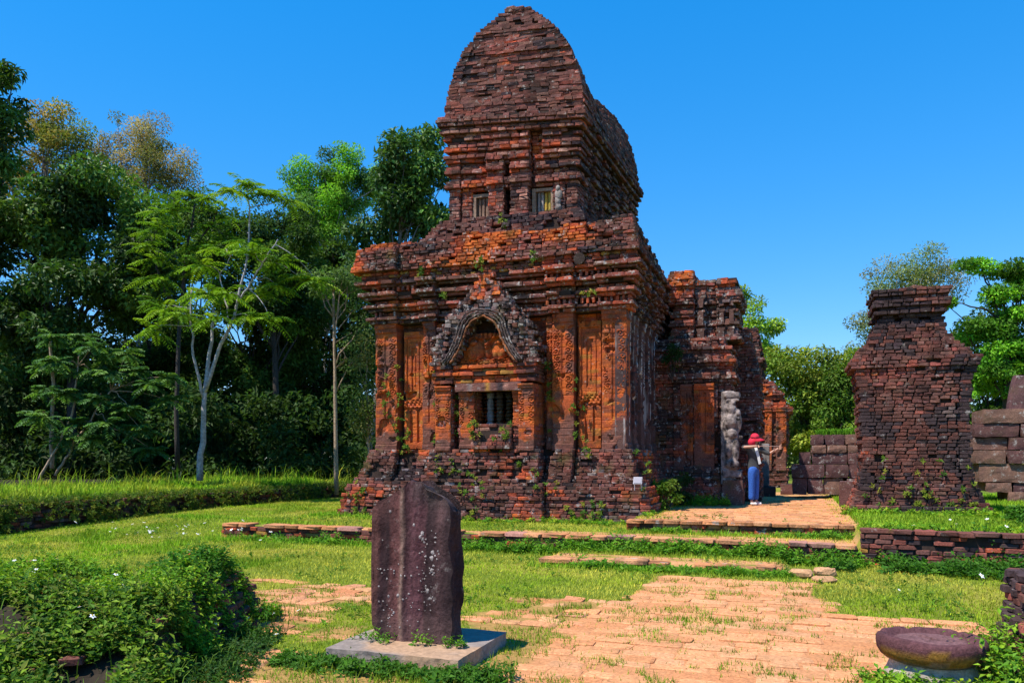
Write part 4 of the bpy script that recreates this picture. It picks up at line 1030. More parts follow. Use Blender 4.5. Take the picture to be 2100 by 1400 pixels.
# ------------------------------------------------------------------ round altar pedestal in the right foreground
pu, pv = PED
pd = thing('round_pedestal', 'round dished purple stone pedestal top resting on a rough pale base', 'pedestal', pu, pv, 0)
def dish(n=56):
    prof = [(.0, .0, 0), (.26, .0, 0), (.30, .008, 0), (.335, .035, 1), (.36, .075, 1), (.368, .12, 1), (.366, .155, 1), (.352, .176, 1), (.325, .182, 1), (.302, .168, 2), (.282, .142, 2), (.255, .134, 2), (.238, .148, 3), (.20, .155, 3), (.10, .157, 3), (.0, .157, 3)]
    th = np.linspace(0, 2*np.pi, n, endpoint=False); rows = []
    for r_, z_, k in prof:
        w_ = 1+.045*(vn(np.cos(th)*2+5, np.sin(th)*2+5, z_*8, 3)-.5)
        zz = z_+.012*(vn(np.cos(th)*2.4+9, np.sin(th)*2.4, r_*9, 6)-.5)*2
        if k in (1,) and z_ > .15: 
            for c0 in (1.9, 2.9, .8, 5.6): zz = zz-.03*np.exp(-((np.angle(np.exp(1j*(th-c0))))/.09)**2)
        rows.append(np.stack([pu+r_*.95*w_*np.cos(th), pv+r_*.95*w_*np.sin(th), .128+zz], 1))
    V = np.concatenate(rows); m = len(prof); i = np.arange(m-1)[:, None]*n; j = np.arange(n)[None]; j2 = (j+1) % n
    return V, [np.stack([i+j, i+j2, i+n+j2, i+n+j], -1).reshape(-1, 4)]
V, F = dish(); z_ = V[:, 2]-.128
C = np.tile((.125, .055, .06), (len(V), 1)); rr = np.hypot(V[:, 0]-pu, V[:, 1]-pv)
k = ((z_ < .12)*(z_ > .03)*sstep(vn(V[:, 0]*6, V[:, 1]*6, 0, 3), .45, .6)*(rr > .3))[:, None]; C = C*(1-k)+np.array((.30, .17, .03))*k
k = ((z_ < .035)*1.)[:, None]*.7; C = C*(1-k)+np.array((.3, .27, .26))*k
k = ((rr < .235)*(z_ > .1))[:, None]*.8; C = C*(1-k)+np.array((.22, .115, .115))*k
part('dish', pd, V, F, M_STELE, np.concatenate([C, np.full((len(C), 1), .25)], 1), smooth=True)
V, F = lathe([(.30, -.02), (.31, .03), (.285, .08), (.27, .13), (.275, .135)], pu+.01, pv, 0, 40)
V = V+.03*np.stack([fbm(V[:, 0]*9, V[:, 1]*9, V[:, 2]*12, q)-.5 for q in (1, 2, 3)], 1); part('base', pd, V, F, M_STONE, np.tile([.55, .46, .39, .6], (len(V), 1)), smooth=True)

# ------------------------------------------------------------------ brick stub at the right edge
x_, y_ = 3.86, 5.45; u_, v_ = UV(x_, y_)
t = thing('brick_stub', 'crumbling overgrown brick stub at the right edge of the picture', 'ruin', u_, v_, 0)
B = Bricks(); core = MB(); z = 0; h = .06
while z < .70:
    e = .16*(z/.74)**1.5+random.uniform(-.02, .02); pl = [(u_-.36+e, v_-.45+e*.7), (u_+.6, v_-.45+e*.7), (u_+.6, v_+.5), (u_-.36+e, v_+.5)]
    course(B, pl, z, h, .13, .15, lambda *a: pick((3, 3), (5, 5), (1, 2)), jit=.03, miss=.1); prism(core, inset(pl, .07), z, z+h); z += h
core.build('core', t, M_CORE); B.build(t, M_MOSSY, 300, jit=.014)

# ------------------------------------------------------------------ information sign
u_, v_ = .36, -.66
t = thing('information_sign', 'small white printed information board on a metal stand by the temple corner', 'sign', u_, v_, .98)
m_, n_ = newmat('printed_board'); L = n_.links
geo = N(n_, 'ShaderNodeTexCoord'); wv = N(n_, 'ShaderNodeTexWave', Scale=16., Distortion=2.); wv.bands_direction = 'Z'; L.new(geo.outputs['Object'], wv.inputs['Vector'])
rr_ = ramp(n_, wv.outputs[0], [(.35, (.26, .25, .31)), (.6, (.10, .10, .15))]); b_ = N(n_, 'ShaderNodeBsdfPrincipled', Roughness=.4); L.new(rr_.outputs[0], b_.inputs['Base Color']); o_ = N(n_, 'ShaderNodeOutputMaterial'); L.new(b_.outputs[0], o_.inputs[0])
def slab_box(name, par, c, d, mat, rx=0., ry=0.):
    M = np.array(Matrix.Rotation(ry, 3, 'Y') @ Matrix.Rotation(rx, 3, 'X')); return part(name, par, (BOXV*np.array(d)) @ M.T+np.array(c), [BOXF], mat)
M_STEEL = plain_mat('sign_metal', (.35, .33, .38), .4); 
slab_box('frame', t, (u_, v_-.02, 1.12), (.17, .02, .15), M_STEEL, -.45); slab_box('panel', t, (u_, v_-.034, 1.125), (.14, .012, .12), m_, -.45)
for s_ in (-1, 1): slab_box('leg', t, (u_+s_*.07, v_+.02, 1.04), (.012, .012, .22), M_STEEL)

# ------------------------------------------------------------------ person in a red hat
pu, pv = 2.33, 3.2; px_, py_ = W(pu, pv)
pe = bpy.data.objects.new('person', None); COL.objects.link(pe); pe.location = (px_, py_, .462); pe.rotation_euler = (0, 0, -.12); pe.scale = (.965, .965, .965)
tag(pe, 'person in red brimmed hat, dark grey shirt and blue jeans drawing one arm back', 'person')
M_SKIN = plain_mat('skin', (.50, .27, .19), .55); M_SHIRT = plain_mat('charcoal_shirt', (.055, .058, .062), .9, 40., .3, .2); M_JEANS = plain_mat('blue_jeans', (.03, .11, .42), .85, 30., .35, .25)
M_HAT = plain_mat('red_cloth', (.60, .02, .05), .8, 30., .15); M_SHOE = plain_mat('white_canvas', (.75, .74, .72), .6); M_BAND = plain_mat('dark_band', (.05, .01, .02), .8); M_HAIR = plain_mat('black_hair', (.015, .012, .012), .5); M_STRAP = plain_mat('white_strap', (.72, .74, .74), .7)
def skinned(name, J, E_, mat, parent, sub=2):
    names = list(J); me = bpy.data.meshes.new(name); me.from_pydata([J[k][:3] for k in names], [(names.index(a), names.index(b)) for a, b in E_], []); me.materials.append(mat)
    o = link(name, me, parent); md = o.modifiers.new('skin', 'SKIN'); md.use_smooth_shade = True
    for i, k in enumerate(names):
        r_ = J[k][3:]; me.skin_vertices[0].data[i].radius = (r_[0], r_[1] if len(r_) > 1 else r_[0]); me.skin_vertices[0].data[i].use_root = (i == 0)
    s_ = o.modifiers.new('sub', 'SUBSURF'); s_.levels = sub; s_.render_levels = sub; return o
SKEL = dict(pelvis=(0, 0, .92, .07, .06), waist=(0, 0, 1.06, .07, .06), chest=(.01, 0, 1.26, .125, .09), neck0=(.015, 0, 1.40, .06), neck=(.02, 0, 1.455, .045), chin=(.045, 0, 1.50, .06), head=(.04, 0, 1.575, .082, .095), crown=(.03, 0, 1.65, .07),
  sl=(-.12, -.06, 1.385, .055), el=(-.285, -.10, 1.40, .038), wl=(-.07, -.20, 1.415, .034), hl=(.06, -.20, 1.425, .03),
  sr=(.13, .02, 1.37, .055), er=(.36, -.03, 1.245, .036), wr=(.50, -.06, 1.33, .032), hr=(.58, -.07, 1.375, .028),
  hipl=(-.05, -.06, .82, .06), kl=(-.045, -.065, .48, .06), al=(-.06, -.07, .09, .042), tl=(.04, -.09, .035, .035),
  hipr=(.05, .06, .82, .06), kr=(.07, .05, .48, .06), ar=(.06, .04, .09, .042), tr=(.17, .02, .035, .035))
ED = [('pelvis', 'waist'), ('waist', 'chest'), ('chest', 'neck0'), ('neck0', 'neck'), ('neck', 'chin'), ('chin', 'head'), ('head', 'crown'), ('chest', 'sl'), ('sl', 'el'), ('el', 'wl'), ('wl', 'hl'), ('chest', 'sr'), ('sr', 'er'), ('er', 'wr'), ('wr', 'hr'), ('pelvis', 'hipl'), ('hipl', 'kl'), ('kl', 'al'), ('al', 'tl'), ('pelvis', 'hipr'), ('hipr', 'kr'), ('kr', 'ar'), ('ar', 'tr')]
body = skinned('body', SKEL, ED, M_SKIN, pe)
# fingers
for (hx, hy, hz, s_) in ((.06, -.20, 1.425, 1), (.58, -.07, 1.375, 1)):
    for f in range(5):
        a_ = (f-2)*.014; d_ = (.055, -.004*f, .03+.008*f) if hx > .3 else (.045, -.02, -.012*(f-1))
        skinned('finger', {'a': (hx+.005, hy+a_*.4, hz+a_, .0095), 'b': (hx+d_[0]*.6, hy+a_*.7+d_[1], hz+a_*1.3+d_[2]*.6, .0085), 'c': (hx+d_[0]*(.75 if hx < .3 else 1.1), hy+a_*.8+d_[1]*2.2, hz+a_*1.4+d_[2], .0075)}, [('a', 'b'), ('b', 'c')], M_SKIN, body, 1)
def grow(k, e): 
    t_ = SKEL[k]; return (*t_[:3], *(r_+e for r_ in t_[3:]))
skinned('shirt', {'waist': (0, 0, .80, .15, .13), 'w1': (0, 0, .93, .142, .12), 'w2': (0, 0, 1.10, .125, .10), 'chest': grow('chest', .025), 'neck0': (.015, 0, 1.385, .075), 'sl': grow('sl', .025), 'el': (-.27, -.10, 1.40, .062), 'fl': (-.20, -.135, 1.405, .055), 'sr': grow('sr', .025), 'er': (.335, -.025, 1.25, .06), 'fr': (.39, -.04, 1.265, .055)}, [('waist', 'w1'), ('w1', 'w2'), ('w2', 'chest'), ('chest', 'neck0'), ('chest', 'sl'), ('sl', 'el'), ('el', 'fl'), ('chest', 'sr'), ('sr', 'er'), ('er', 'fr')], M_SHIRT, pe)
skinned('jeans', {'p': (0, 0, .99, .12, .10), 'p2': (0, 0, .86, .135, .115), 'hl': (-.055, -.065, .76, .098), 'kl': (-.05, -.07, .48, .082), 'al': (-.06, -.075, .11, .075), 'hr': (.06, .06, .76, .098), 'kr': (.07, .05, .48, .082), 'ar': (.06, .04, .11, .075)}, [('p', 'p2'), ('p2', 'hl'), ('hl', 'kl'), ('kl', 'al'), ('p2', 'hr'), ('hr', 'kr'), ('kr', 'ar')], M_JEANS, pe)
for q in (('al', 'tl'), ('ar', 'tr')):
    a_, b_ = SKEL[q[0]], SKEL[q[1]]
    skinned('shoe', {'h': (a_[0]-.03, a_[1], .045, .045), 'm': (a_[0]+.05, (a_[1]+b_[1])/2, .05, .047), 't': (b_[0]+.03, b_[1], .032, .034)}, [('h', 'm'), ('m', 't')], M_SHOE, pe)
lump = lump_fig
hc = (.035, 0, 1.60)
lump_fig([(.035, 0, 1.63, .108, .112, .105)], 'hat', pe, M_HAT, (.6, .02, .05), res=16)
th = np.linspace(0, 2*np.pi, 40, endpoint=False); ang = np.cos(th)
r0 = .10; r1 = .135+.10*np.clip(np.cos(th), 0, 1)**1.5
V = np.concatenate([np.stack([.035+r0*np.cos(th), r0*1.05*np.sin(th), np.full(40, 1.63)], 1), np.stack([.035+r1*np.cos(th), r1*.95*np.sin(th), 1.60-.05*np.clip(-np.cos(th), 0, 1)-.02*np.clip(np.cos(th), 0, 1)-.05*np.abs(np.sin(th))**2], 1)])
V = np.concatenate([V, V-np.array((0, 0, .008))]); j = np.arange(40); j2 = (j+1) % 40
F = np.concatenate([np.stack([j, j2, j2+40, j+40], 1), np.stack([j+80, j+120, j2+120, j2+80], 1), np.stack([j+40, j2+40, j2+120, j+120], 1)])
part('hat_brim', pe, V, [F], M_HAT, smooth=True)
V, F = tube([(.035+.108*math.cos(t_), .112*math.sin(t_), 1.635) for t_ in np.linspace(0, 2*math.pi, 30)], .012, 6, False); part('hat_band', pe, V, F, M_BAND)
lump_fig([(-.04, -.02, 1.52, .09, .11, .11)], 'neck_cloth', pe, M_HAT, (.6, .02, .05), res=12)
lump_fig([(-.01, 0, 1.56, .085, .10, .08)], 'hair', body, M_HAIR, (.01, .01, .01), res=12)
# face
lump_fig([(.125, -.0, 1.55, .018, .012, .022)], 'nose', body, M_SKIN, (.5, .27, .19), res=8)
for s_ in (-1, 1): lump_fig([(.112, s_*.034, 1.575, .009, .012, .008)], 'eye', body, M_HAIR, (0, 0, 0), res=6)
lump_fig([(.108, 0, 1.51, .01, .026, .007)], 'mouth', body, plain_mat('lips', (.4, .12, .1), .5), (0, 0, 0), res=6); lump_fig([(.035, -.1, 1.56, .018, .01, .028), (.035, .1, 1.56, .018, .01, .028)], 'ears', body, M_SKIN, (0, 0, 0), res=6)
pts = bez((.02, -.10, 1.43), (.06, -.16, 1.30), (.13, -.13, 1.0), 14)
mb = MB(); wv_ = np.array((.028, -.006, .012))
V = np.concatenate([pts-wv_, pts+wv_, pts+wv_+np.array((0, -.006, 0)), pts-wv_+np.array((0, -.006, 0))]); n = 14; i = np.arange(n-1)
F = np.concatenate([np.stack([a*n+i, a*n+i+1, b*n+i+1, b*n+i], 1) for a, b in ((0, 1), (1, 2), (2, 3), (3, 0))]); part('shoulder_strap', pe, V, [F], M_STRAP)
V, F = tube([(.058, -.21, 1.38), (.58, -.13, 1.37)], .006, 6); o = link('thin_stick', mesh_np('thin_stick', V+np.array((px_, py_, .462)), F, plain_mat('pale_stick', (.55, .35, .3), .6)))
tag(o, 'thin pale stick held level between the hands of the person', 'stick')
# ------------------------------------------------------------------ foliage builders
def unit(a): return a/(np.linalg.norm(a, axis=-1, keepdims=True)+1e-9)
def leaves(P, D, Nn, L, Wd, fold=.22):
    n = len(P); D = unit(D); S_ = unit(np.cross(D, Nn)); U_ = np.cross(S_, D)
    L = np.broadcast_to(L, (n,))[:, None]; Wd = np.broadcast_to(Wd, (n,))[:, None]
    m = P+D*L*.45+U_*Wd*fold
    V = np.stack([P, m+S_*Wd*.5, P+D*L-U_*L*.08, m-S_*Wd*.5], 1).reshape(-1, 3)
    return V, np.arange(4*n).reshape(n, 4)
class Foliage:
    def __init__(s): s.V, s.F, s.C, s.n = [], [], [], 0
    def add(s, V, F, C):
        s.V.append(V); s.F.append(F+s.n); s.C.append(np.repeat(C, len(V)//len(C), 0)); s.n += len(V)
    def obj(s, name, parent, mat, kind=None, label=None):
        V = np.concatenate(s.V); me = mesh_np(name, V-(np.array(parent.location) if parent else 0), [np.concatenate(s.F)], mat, np.concatenate(s.C))
        o = link(name, me, parent); return tag(o, label, None, None, kind)
    def clump(s, c, r, n, L, Wd, col, rng, droop=.25, flat=.75):
        d = unit(rng.normal(0, 1, (n, 3))); q = rng.random((n, 1))**.42
        P = c+d*q*r*np.array((1, 1, flat)); D = d*.7+rng.normal(0, .55, (n, 3)); D[:, 2] -= droop
        Nn = d*.35+rng.normal(0, .35, (n, 3))+np.array((0, 0, .75))
        V, F = leaves(P-unit(D)*L*.4, D, Nn, L*rng.uniform(.65, 1.3, n), Wd*rng.uniform(.7, 1.25, n))
        C = col*rng.uniform(.65, 1.4, (n, 1))*rng.uniform(.9, 1.1, (n, 3)); s.add(V, F, C)
    def frond(s, base, dirv, ln, nl, L, Wd, col, rng, droop=.5):
        t = np.linspace(0, 1, nl); dirv = unit(np.asarray(dirv, float)); pts = base+dirv*ln*t[:, None]+np.array((0, 0, -1.))*droop*ln*(t[:, None]**2)*.6
        tg = unit(np.gradient(pts, axis=0)); side = unit(np.cross(tg, np.array((0, 0, 1.))))
        for sg in (-1, 1):
            D = side*sg+tg*.45+np.array((0, 0, -.28))+rng.normal(0, .08, tg.shape)
            l_ = L*(np.sin(np.pi*(.12+.8*t))**.6)*rng.uniform(.85, 1.15, nl)
            V, F = leaves(pts, D, np.tile((0, 0, 1.), (nl, 1))+rng.normal(0, .15, (nl, 3)), l_, Wd); s.add(V, F, col*rng.uniform(.75, 1.3, (nl, 1)))
def at(px, py, Y): return np.array(((px-1050)/1600*Y, Y, CAM_H+(940-py)/1600*Y))
BARK = {'grey': (.17, .15, .14), 'pale': (.36, .33, .33), 'dark': (.05, .04, .033), 'tan': (.34, .24, .16)}
def limbs_mesh(paths, bark):
    mb = MB()
    for pts, r0, r1 in paths:
        n = len(pts); V, F = tube(pts, np.linspace(r0, r1, n), 7 if r0 > .03 else 5); mb.add(V, F, BARK[bark])
    return mb
def wig(p0, p1, n, amp, rng, sag=0):
    t = np.linspace(0, 1, n)[:, None]; p = p0*(1-t)+p1*t; w_ = rng.normal(0, amp, (n, 3)); w_[0] = 0; w_[-1] = 0
    p = p+w_; p[:, 2:] += sag*np.sin(t*np.pi); return p
def tree(name, label, base, Y, masses, col, leaf=(.22, .11), cover=2.2, clump_r=.75, bark='dark', trunk_r=.16, seed=1, trunk_top=None, mat=None, group='trees around the clearing', flat=.75, droop=.25, cols=None, zb=.6, limbs=True, cat='tree'):
    """masses: (px, py, half width px, half height px) of the crown's main lobes, at distance Y"""
    rng = np.random.default_rng(seed); k = Y/1600; b = at(base, 940, Y); b[2] = zb
    e = bpy.data.objects.new(name, None); COL.objects.link(e); e.location = b; OFF[e.name] = (0, 0, 0); tag(e, label, cat, group)
    fo = Foliage(); paths = []; cl = []
    for mx, my, rx, ry in masses:
        c = at(mx, my, Y); R = np.array((rx*k, min(rx, ry*1.3)*k*.9, ry*k)); nc = max(3, int(1.45*(R[0]*R[2]+R[0]*R[1]+R[1]*R[2])/(clump_r**2)))
        d = unit(rng.normal(0, 1, (nc, 3))); q = (.35+.65*rng.random((nc, 1)))**.6; cc = c+d*q*R
        cc[:, 2] = np.maximum(cc[:, 2], zb+.3); cl += [(c_, c) for c_ in cc]
    col = np.array(col)
    for i, (c_, c) in enumerate(cl):
        r_ = clump_r*rng.uniform(.6, 1.25); n = int(1.5*cover*2*np.pi*r_*r_/(leaf[0]*leaf[1]*.55)*.5)
        cb = col if cols is None else (np.array(cols[rng.integers(len(cols))])); cb = cb*rng.uniform(1.3, 3.0)*np.array((1.05, 1.05, .8))
        fo.clump(c_, r_, max(n, 10), leaf[0], leaf[1], cb, rng, droop, flat)
    top = at(*(trunk_top if trunk_top else (np.mean([m[0] for m in masses]), np.mean([m[1] for m in masses]))), Y)
    tp = wig(b-np.array((0, 0, .3)), top, 9, .05*k*60*.12, rng); paths.append((tp, trunk_r, trunk_r*.4))
    if limbs:
        for i in rng.permutation(len(cl))[:26]:
            c_ = cl[i][0]; j = rng.integers(4, 9); s_ = tp[min(j, 8)]
            if c_[2] < s_[2]: s_ = tp[max(2, j-3)]
            paths.append((wig(s_, c_, 6, .10, rng, .25), trunk_r*.32, trunk_r*.07))
    lm = limbs_mesh(paths, bark); V, F, C = lm.arrays(); o = link('trunk', mesh_np('trunk', V-b, F, M_BARK, C, smooth=True), e)
    fo.obj('crown', e, mat or M_LEAF); return e
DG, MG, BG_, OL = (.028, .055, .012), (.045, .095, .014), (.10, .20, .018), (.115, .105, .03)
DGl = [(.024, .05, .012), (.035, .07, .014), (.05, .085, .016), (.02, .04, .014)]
GR = 'forest trees behind the temple'
tree('broadleaf_tree', 'big dark leafy tree at the left edge of the forest', 150, 31, [(70, 470, 110, 110), (215, 420, 105, 90), (120, 620, 130, 130), (270, 560, 80, 120), (30, 700, 90, 140)], DG, (.26, .13), 1.9, .95, 'dark', .22, 11, cols=DGl, group=GR, mat=M_LEAFG)
tree('olive_tree', 'tall sparse olive brown tree rising behind the dark tree at far left', 90, 43, [(60, 290, 75, 70), (130, 280, 60, 70), (30, 390, 60, 70), (150, 370, 55, 55)], OL, (.17, .09), .75, .85, 'grey', .2, 12, cols=[(.14, .12, .035), (.10, .11, .03), (.17, .12, .04), (.08, .10, .03)], group=GR)
tree('grey_tree', 'tall thin leaved brownish grey tree beside the olive tree', 275, 46, [(280, 285, 65, 55), (320, 340, 70, 50), (230, 330, 50, 55), (370, 360, 35, 30), (290, 400, 80, 40)], OL, (.16, .07), .55, .85, 'grey', .17, 13, cols=[(.17, .13, .08), (.14, .12, .05), (.20, .15, .09), (.10, .10, .04)], group=GR)
tree('large_leaf_tree', 'dark green tree whose top pokes into the upper left corner of the picture', -60, 33, [(-20, 190, 70, 60), (10, 250, 35, 35), (-60, 320, 90, 90)], DG, (.34, .14), 1.5, .7, 'dark', .18, 14, cols=DGl, group=GR, mat=M_LEAFG)
tree('dense_tree', 'dense dark small leaved tree in the middle of the forest', 575, 34, [(585, 490, 70, 60), (540, 580, 80, 80), (620, 600, 60, 90), (480, 540, 70, 90)], DG, (.17, .09), 1.8, .8, 'dark', .18, 15, cols=DGl, group=GR)
tree('feathery_tree', 'tall feathery light green tree left of the temple tower', 655, 40, [(690, 340, 50, 40), (635, 370, 65, 36), (720, 390, 55, 50), (655, 430, 65, 50), (765, 360, 45, 36), (690, 480, 55, 40), (620, 480, 40, 50)], MG, (.16, .08), 1.2, .7, 'pale', .12, 16, cols=[(.06, .13, .03), (.09, .19, .02), (.05, .10, .035)], group=GR)
tree('glossy_tree', 'dark glossy leaved tree directly behind the temple tower', 745, 33, [(845, 330, 70, 60), (880, 400, 50, 70), (800, 410, 60, 55), (840, 460, 75, 40), (745, 500, 45, 55), (890, 310, 30, 35)], DG, (.27, .12), 1.7, .75, 'grey', .16, 17, cols=[(.03, .065, .018), (.045, .085, .022), (.028, .055, .02)], group=GR, mat=M_LEAFG)
tree('slim_tree', 'slim pale trunked tree next to the temple left wall', 690, 27, [(720, 600, 40, 60), (740, 700, 35, 70), (660, 560, 40, 40)], DG, (.14, .07), .8, .6, 'tan', .085, 18, trunk_top=(684, 600), cols=[(.05, .08, .03), (.035, .06, .02)], group=GR)
tree('twiggy_tree', 'small twiggy tree with pale bare stems against the temple wall', 760, 25, [(745, 760, 30, 70), (760, 840, 30, 50)], DG, (.11, .06), .55, .5, 'tan', .05, 19, cols=[(.05, .07, .02), (.08, .08, .03)], group=GR)
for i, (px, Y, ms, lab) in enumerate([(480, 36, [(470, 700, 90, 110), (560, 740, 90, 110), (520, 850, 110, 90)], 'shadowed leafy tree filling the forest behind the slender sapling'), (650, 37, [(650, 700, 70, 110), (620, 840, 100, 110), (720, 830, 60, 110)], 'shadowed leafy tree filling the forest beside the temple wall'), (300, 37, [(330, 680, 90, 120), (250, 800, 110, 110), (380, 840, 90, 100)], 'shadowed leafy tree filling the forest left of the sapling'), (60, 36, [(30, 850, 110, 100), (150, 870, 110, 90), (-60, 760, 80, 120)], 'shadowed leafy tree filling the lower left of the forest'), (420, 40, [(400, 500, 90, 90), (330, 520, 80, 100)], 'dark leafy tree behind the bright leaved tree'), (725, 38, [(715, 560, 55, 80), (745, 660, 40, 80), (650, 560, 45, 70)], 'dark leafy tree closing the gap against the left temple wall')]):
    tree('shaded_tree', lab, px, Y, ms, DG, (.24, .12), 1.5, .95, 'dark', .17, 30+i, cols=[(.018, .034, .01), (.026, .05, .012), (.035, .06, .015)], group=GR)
# understory in the forest shade
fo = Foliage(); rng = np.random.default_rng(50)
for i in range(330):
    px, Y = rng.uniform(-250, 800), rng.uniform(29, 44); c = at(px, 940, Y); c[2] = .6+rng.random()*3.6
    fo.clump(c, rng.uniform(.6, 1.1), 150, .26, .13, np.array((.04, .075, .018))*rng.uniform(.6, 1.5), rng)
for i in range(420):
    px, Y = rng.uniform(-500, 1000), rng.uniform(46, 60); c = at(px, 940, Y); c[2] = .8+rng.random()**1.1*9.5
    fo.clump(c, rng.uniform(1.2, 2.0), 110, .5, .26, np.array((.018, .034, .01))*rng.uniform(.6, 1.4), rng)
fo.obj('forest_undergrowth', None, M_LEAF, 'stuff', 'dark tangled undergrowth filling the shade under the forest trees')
# pinnate leaved young trees
def pinnate(name, label, base, Y, stems, fronds, seed, bark, cols, lf=(.85, 13, .20, .062), zb=.62, group=GR, nf=11):
    rng = np.random.default_rng(seed); b = at(base, 940, Y); b[2] = zb; e = bpy.data.objects.new(name, None); COL.objects.link(e); e.location = b; tag(e, label, 'tree', group)
    paths = []
    for pts, r0, r1 in stems:
        P = np.array([at(x, y, Y)+np.array((0, dy, 0)) for x, y, dy in pts]); n = 14; t = np.linspace(0, len(P)-1, n); q = np.stack([np.interp(t, range(len(P)), P[:, i]) for i in range(3)], 1); q[1:-1] += rng.normal(0, .02, (n-2, 3)); paths.append((q, r0, r1))
    fo = Foliage()
    for x, y, dy in fronds:
        c = at(x, y, Y)+np.array((0, dy, 0)); a0 = rng.random()*6.28
        # a twig from the nearest stem point
        best = min((np.linalg.norm(p-c), tuple(p)) for q, _, _ in paths[:len(stems)] for p in q); s_ = np.array(best[1])
        if best[0] > .2: paths.append((wig(s_, c, 5, .04, rng, .1), .018, .008))
        for i in range(nf):
            a = a0+i*2.4; el = rng.uniform(-.25, .85); fo.frond(c, (math.cos(a)*math.cos(el), math.sin(a)*math.cos(el), math.sin(el)), lf[0]*rng.uniform(.7, 1.15), lf[1], lf[2], lf[3], np.array(cols[rng.integers(len(cols))]), rng, .75)
    V, F, C = limbs_mesh(paths, bark).arrays(); link('trunk', mesh_np('trunk', V-b, F, M_BARK, C, smooth=True), e); fo.obj('crown', e, M_LEAF); return e
YG = [(.19, .33, .022), (.15, .28, .02), (.24, .36, .025), (.1, .21, .02)]
pinnate('young_pinnate_tree', 'slender young tree with forked pale trunk and drooping bright feather leaves', 410, 24, [([(410, 985, 0), (415, 900, 0), (418, 820, 0), (425, 700, .3), (428, 630, .4)], .105, .035), ([(417, 815, 0), (403, 740, -.2), (400, 660, -.3), (404, 600, -.4)], .05, .02), ([(420, 805, 0), (450, 720, 0), (482, 640, 0), (500, 560, .1), (510, 460, .1), (507, 400, 0)], .065, .018), ([(487, 620, 0), (540, 560, -.4), (580, 500, -.5)], .035, .015), ([(470, 660, 0), (440, 560, .4), (470, 500, .6)], .03, .012)],
        [(505, 380, 0), (530, 385, .4), (560, 405, -.2), (485, 400, -.4), (590, 410, .1), (475, 610, -.5), (440, 610, -.6), (520, 655, -.5), (560, 660, -.3), (460, 660, -.8), (390, 655, -.6), (350, 640, -.4), (330, 680, -.5), (530, 530, -.6), (580, 540, -.3), (560, 580, .4), (620, 570, .3), (440, 505, .6), (500, 490, .4), (400, 600, .3), (650, 575, 0), (520, 600, .5), (410, 540, .2)], 60, 'pale', YG)
pinnate('leafy_pinnate_tree', 'bushy tree with bright feather leaves between the dark tree and the sapling', 350, 27, [([(352, 960, .5), (350, 700, .5), (370, 520, .5), (390, 400, .5)], .09, .03), ([(352, 650, .5), (320, 560, .2), (310, 500, 0)], .05, .02), ([(370, 520, .5), (430, 450, .3), (450, 420, 0)], .04, .02)],
        [(350, 400, 0), (390, 395, .3), (430, 410, -.2), (320, 430, .3), (370, 440, -.5), (410, 460, .4), (345, 480, -.6), (310, 510, -.3), (330, 540, -.5), (380, 500, .3), (350, 580, -.6), (300, 570, .1), (450, 440, .3), (460, 490, .4), (330, 620, -.3), (365, 540, .6), (290, 470, .6), (395, 550, .4), (420, 500, 0)], 61, 'dark', [(.10, .21, .02), (.15, .28, .022), (.07, .15, .018), (.2, .32, .025)], nf=10)
pinnate('feather_leaf_shrub', 'low spreading shrub with blue green feather leaves in front of the forest', 165, 23, [([(80, 985, 0), (110, 930, 0), (150, 850, 0), (160, 750, 0)], .045, .02), ([(105, 975, .2), (150, 900, .2), (220, 800, .2)], .04, .02), ([(90, 960, .4), (92, 800, .4), (86, 690, .4)], .06, .04)],
        [(110, 690, 0), (160, 690, .3), (200, 715, -.2), (130, 745, -.4), (180, 760, .2), (230, 770, -.3), (270, 760, .3), (310, 790, 0), (90, 800, .2), (150, 810, -.4), (210, 820, -.3), (270, 840, -.2), (330, 770, .4), (60, 850, .3), (110, 860, -.4), (170, 870, -.3), (240, 870, -.5), (290, 880, 0), (200, 900, -.4), (130, 900, .2), (300, 920, .3), (80, 750, .4), (240, 720, .5), (340, 820, .3)], 62, 'tan', [(.07, .16, .045), (.09, .2, .05), (.05, .12, .035), (.13, .24, .05)], lf=(.6, 10, .2, .085), nf=16)
# trees on the right
GR2 = 'trees right of the temple'
tree('olive_bush_tree', 'olive green bushy tree just right of the temple entrance', 1650, 40, [(1640, 760, 60, 55), (1690, 800, 70, 70), (1620, 850, 50, 70), (1670, 880, 80, 60)], MG, (.22, .12), 1.6, .85, 'dark', .15, 71, cols=[(.09, .12, .02), (.065, .10, .018), (.12, .14, .025)], group=GR2)
tree('round_olive_tree', 'rounded olive green tree touching the left side of the brick pillar', 1730, 38, [(1740, 800, 45, 55), (1720, 870, 60, 50), (1750, 740, 25, 30)], MG, (.21, .11), 1.6, .8, 'dark', .14, 72, cols=[(.07, .11, .02), (.05, .09, .016), (.10, .13, .02)], group=GR2)
tree('light_tree', 'light green small tree peeking out behind the ruined vestibule', 1540, 42, [(1535, 645, 38, 40), (1575, 690, 35, 35), (1525, 600, 15, 16), (1560, 740, 40, 40)], BG_, (.19, .1), 1.1, .65, 'pale', .1, 73, cols=[(.11, .18, .025), (.08, .14, .02), (.14, .2, .03)], group=GR2)
tree('pale_sparse_tree', 'tall pale sparse leaved tree behind the cap of the brick pillar', 1860, 52, [(1890, 550, 60, 45), (1830, 580, 55, 45), (1790, 640, 45, 55), (1930, 570, 50, 40), (1770, 700, 35, 40)], OL, (.2, .08), .5, .95, 'pale', .16, 74, cols=[(.10, .12, .05), (.14, .14, .08), (.07, .10, .04)], group=GR2)
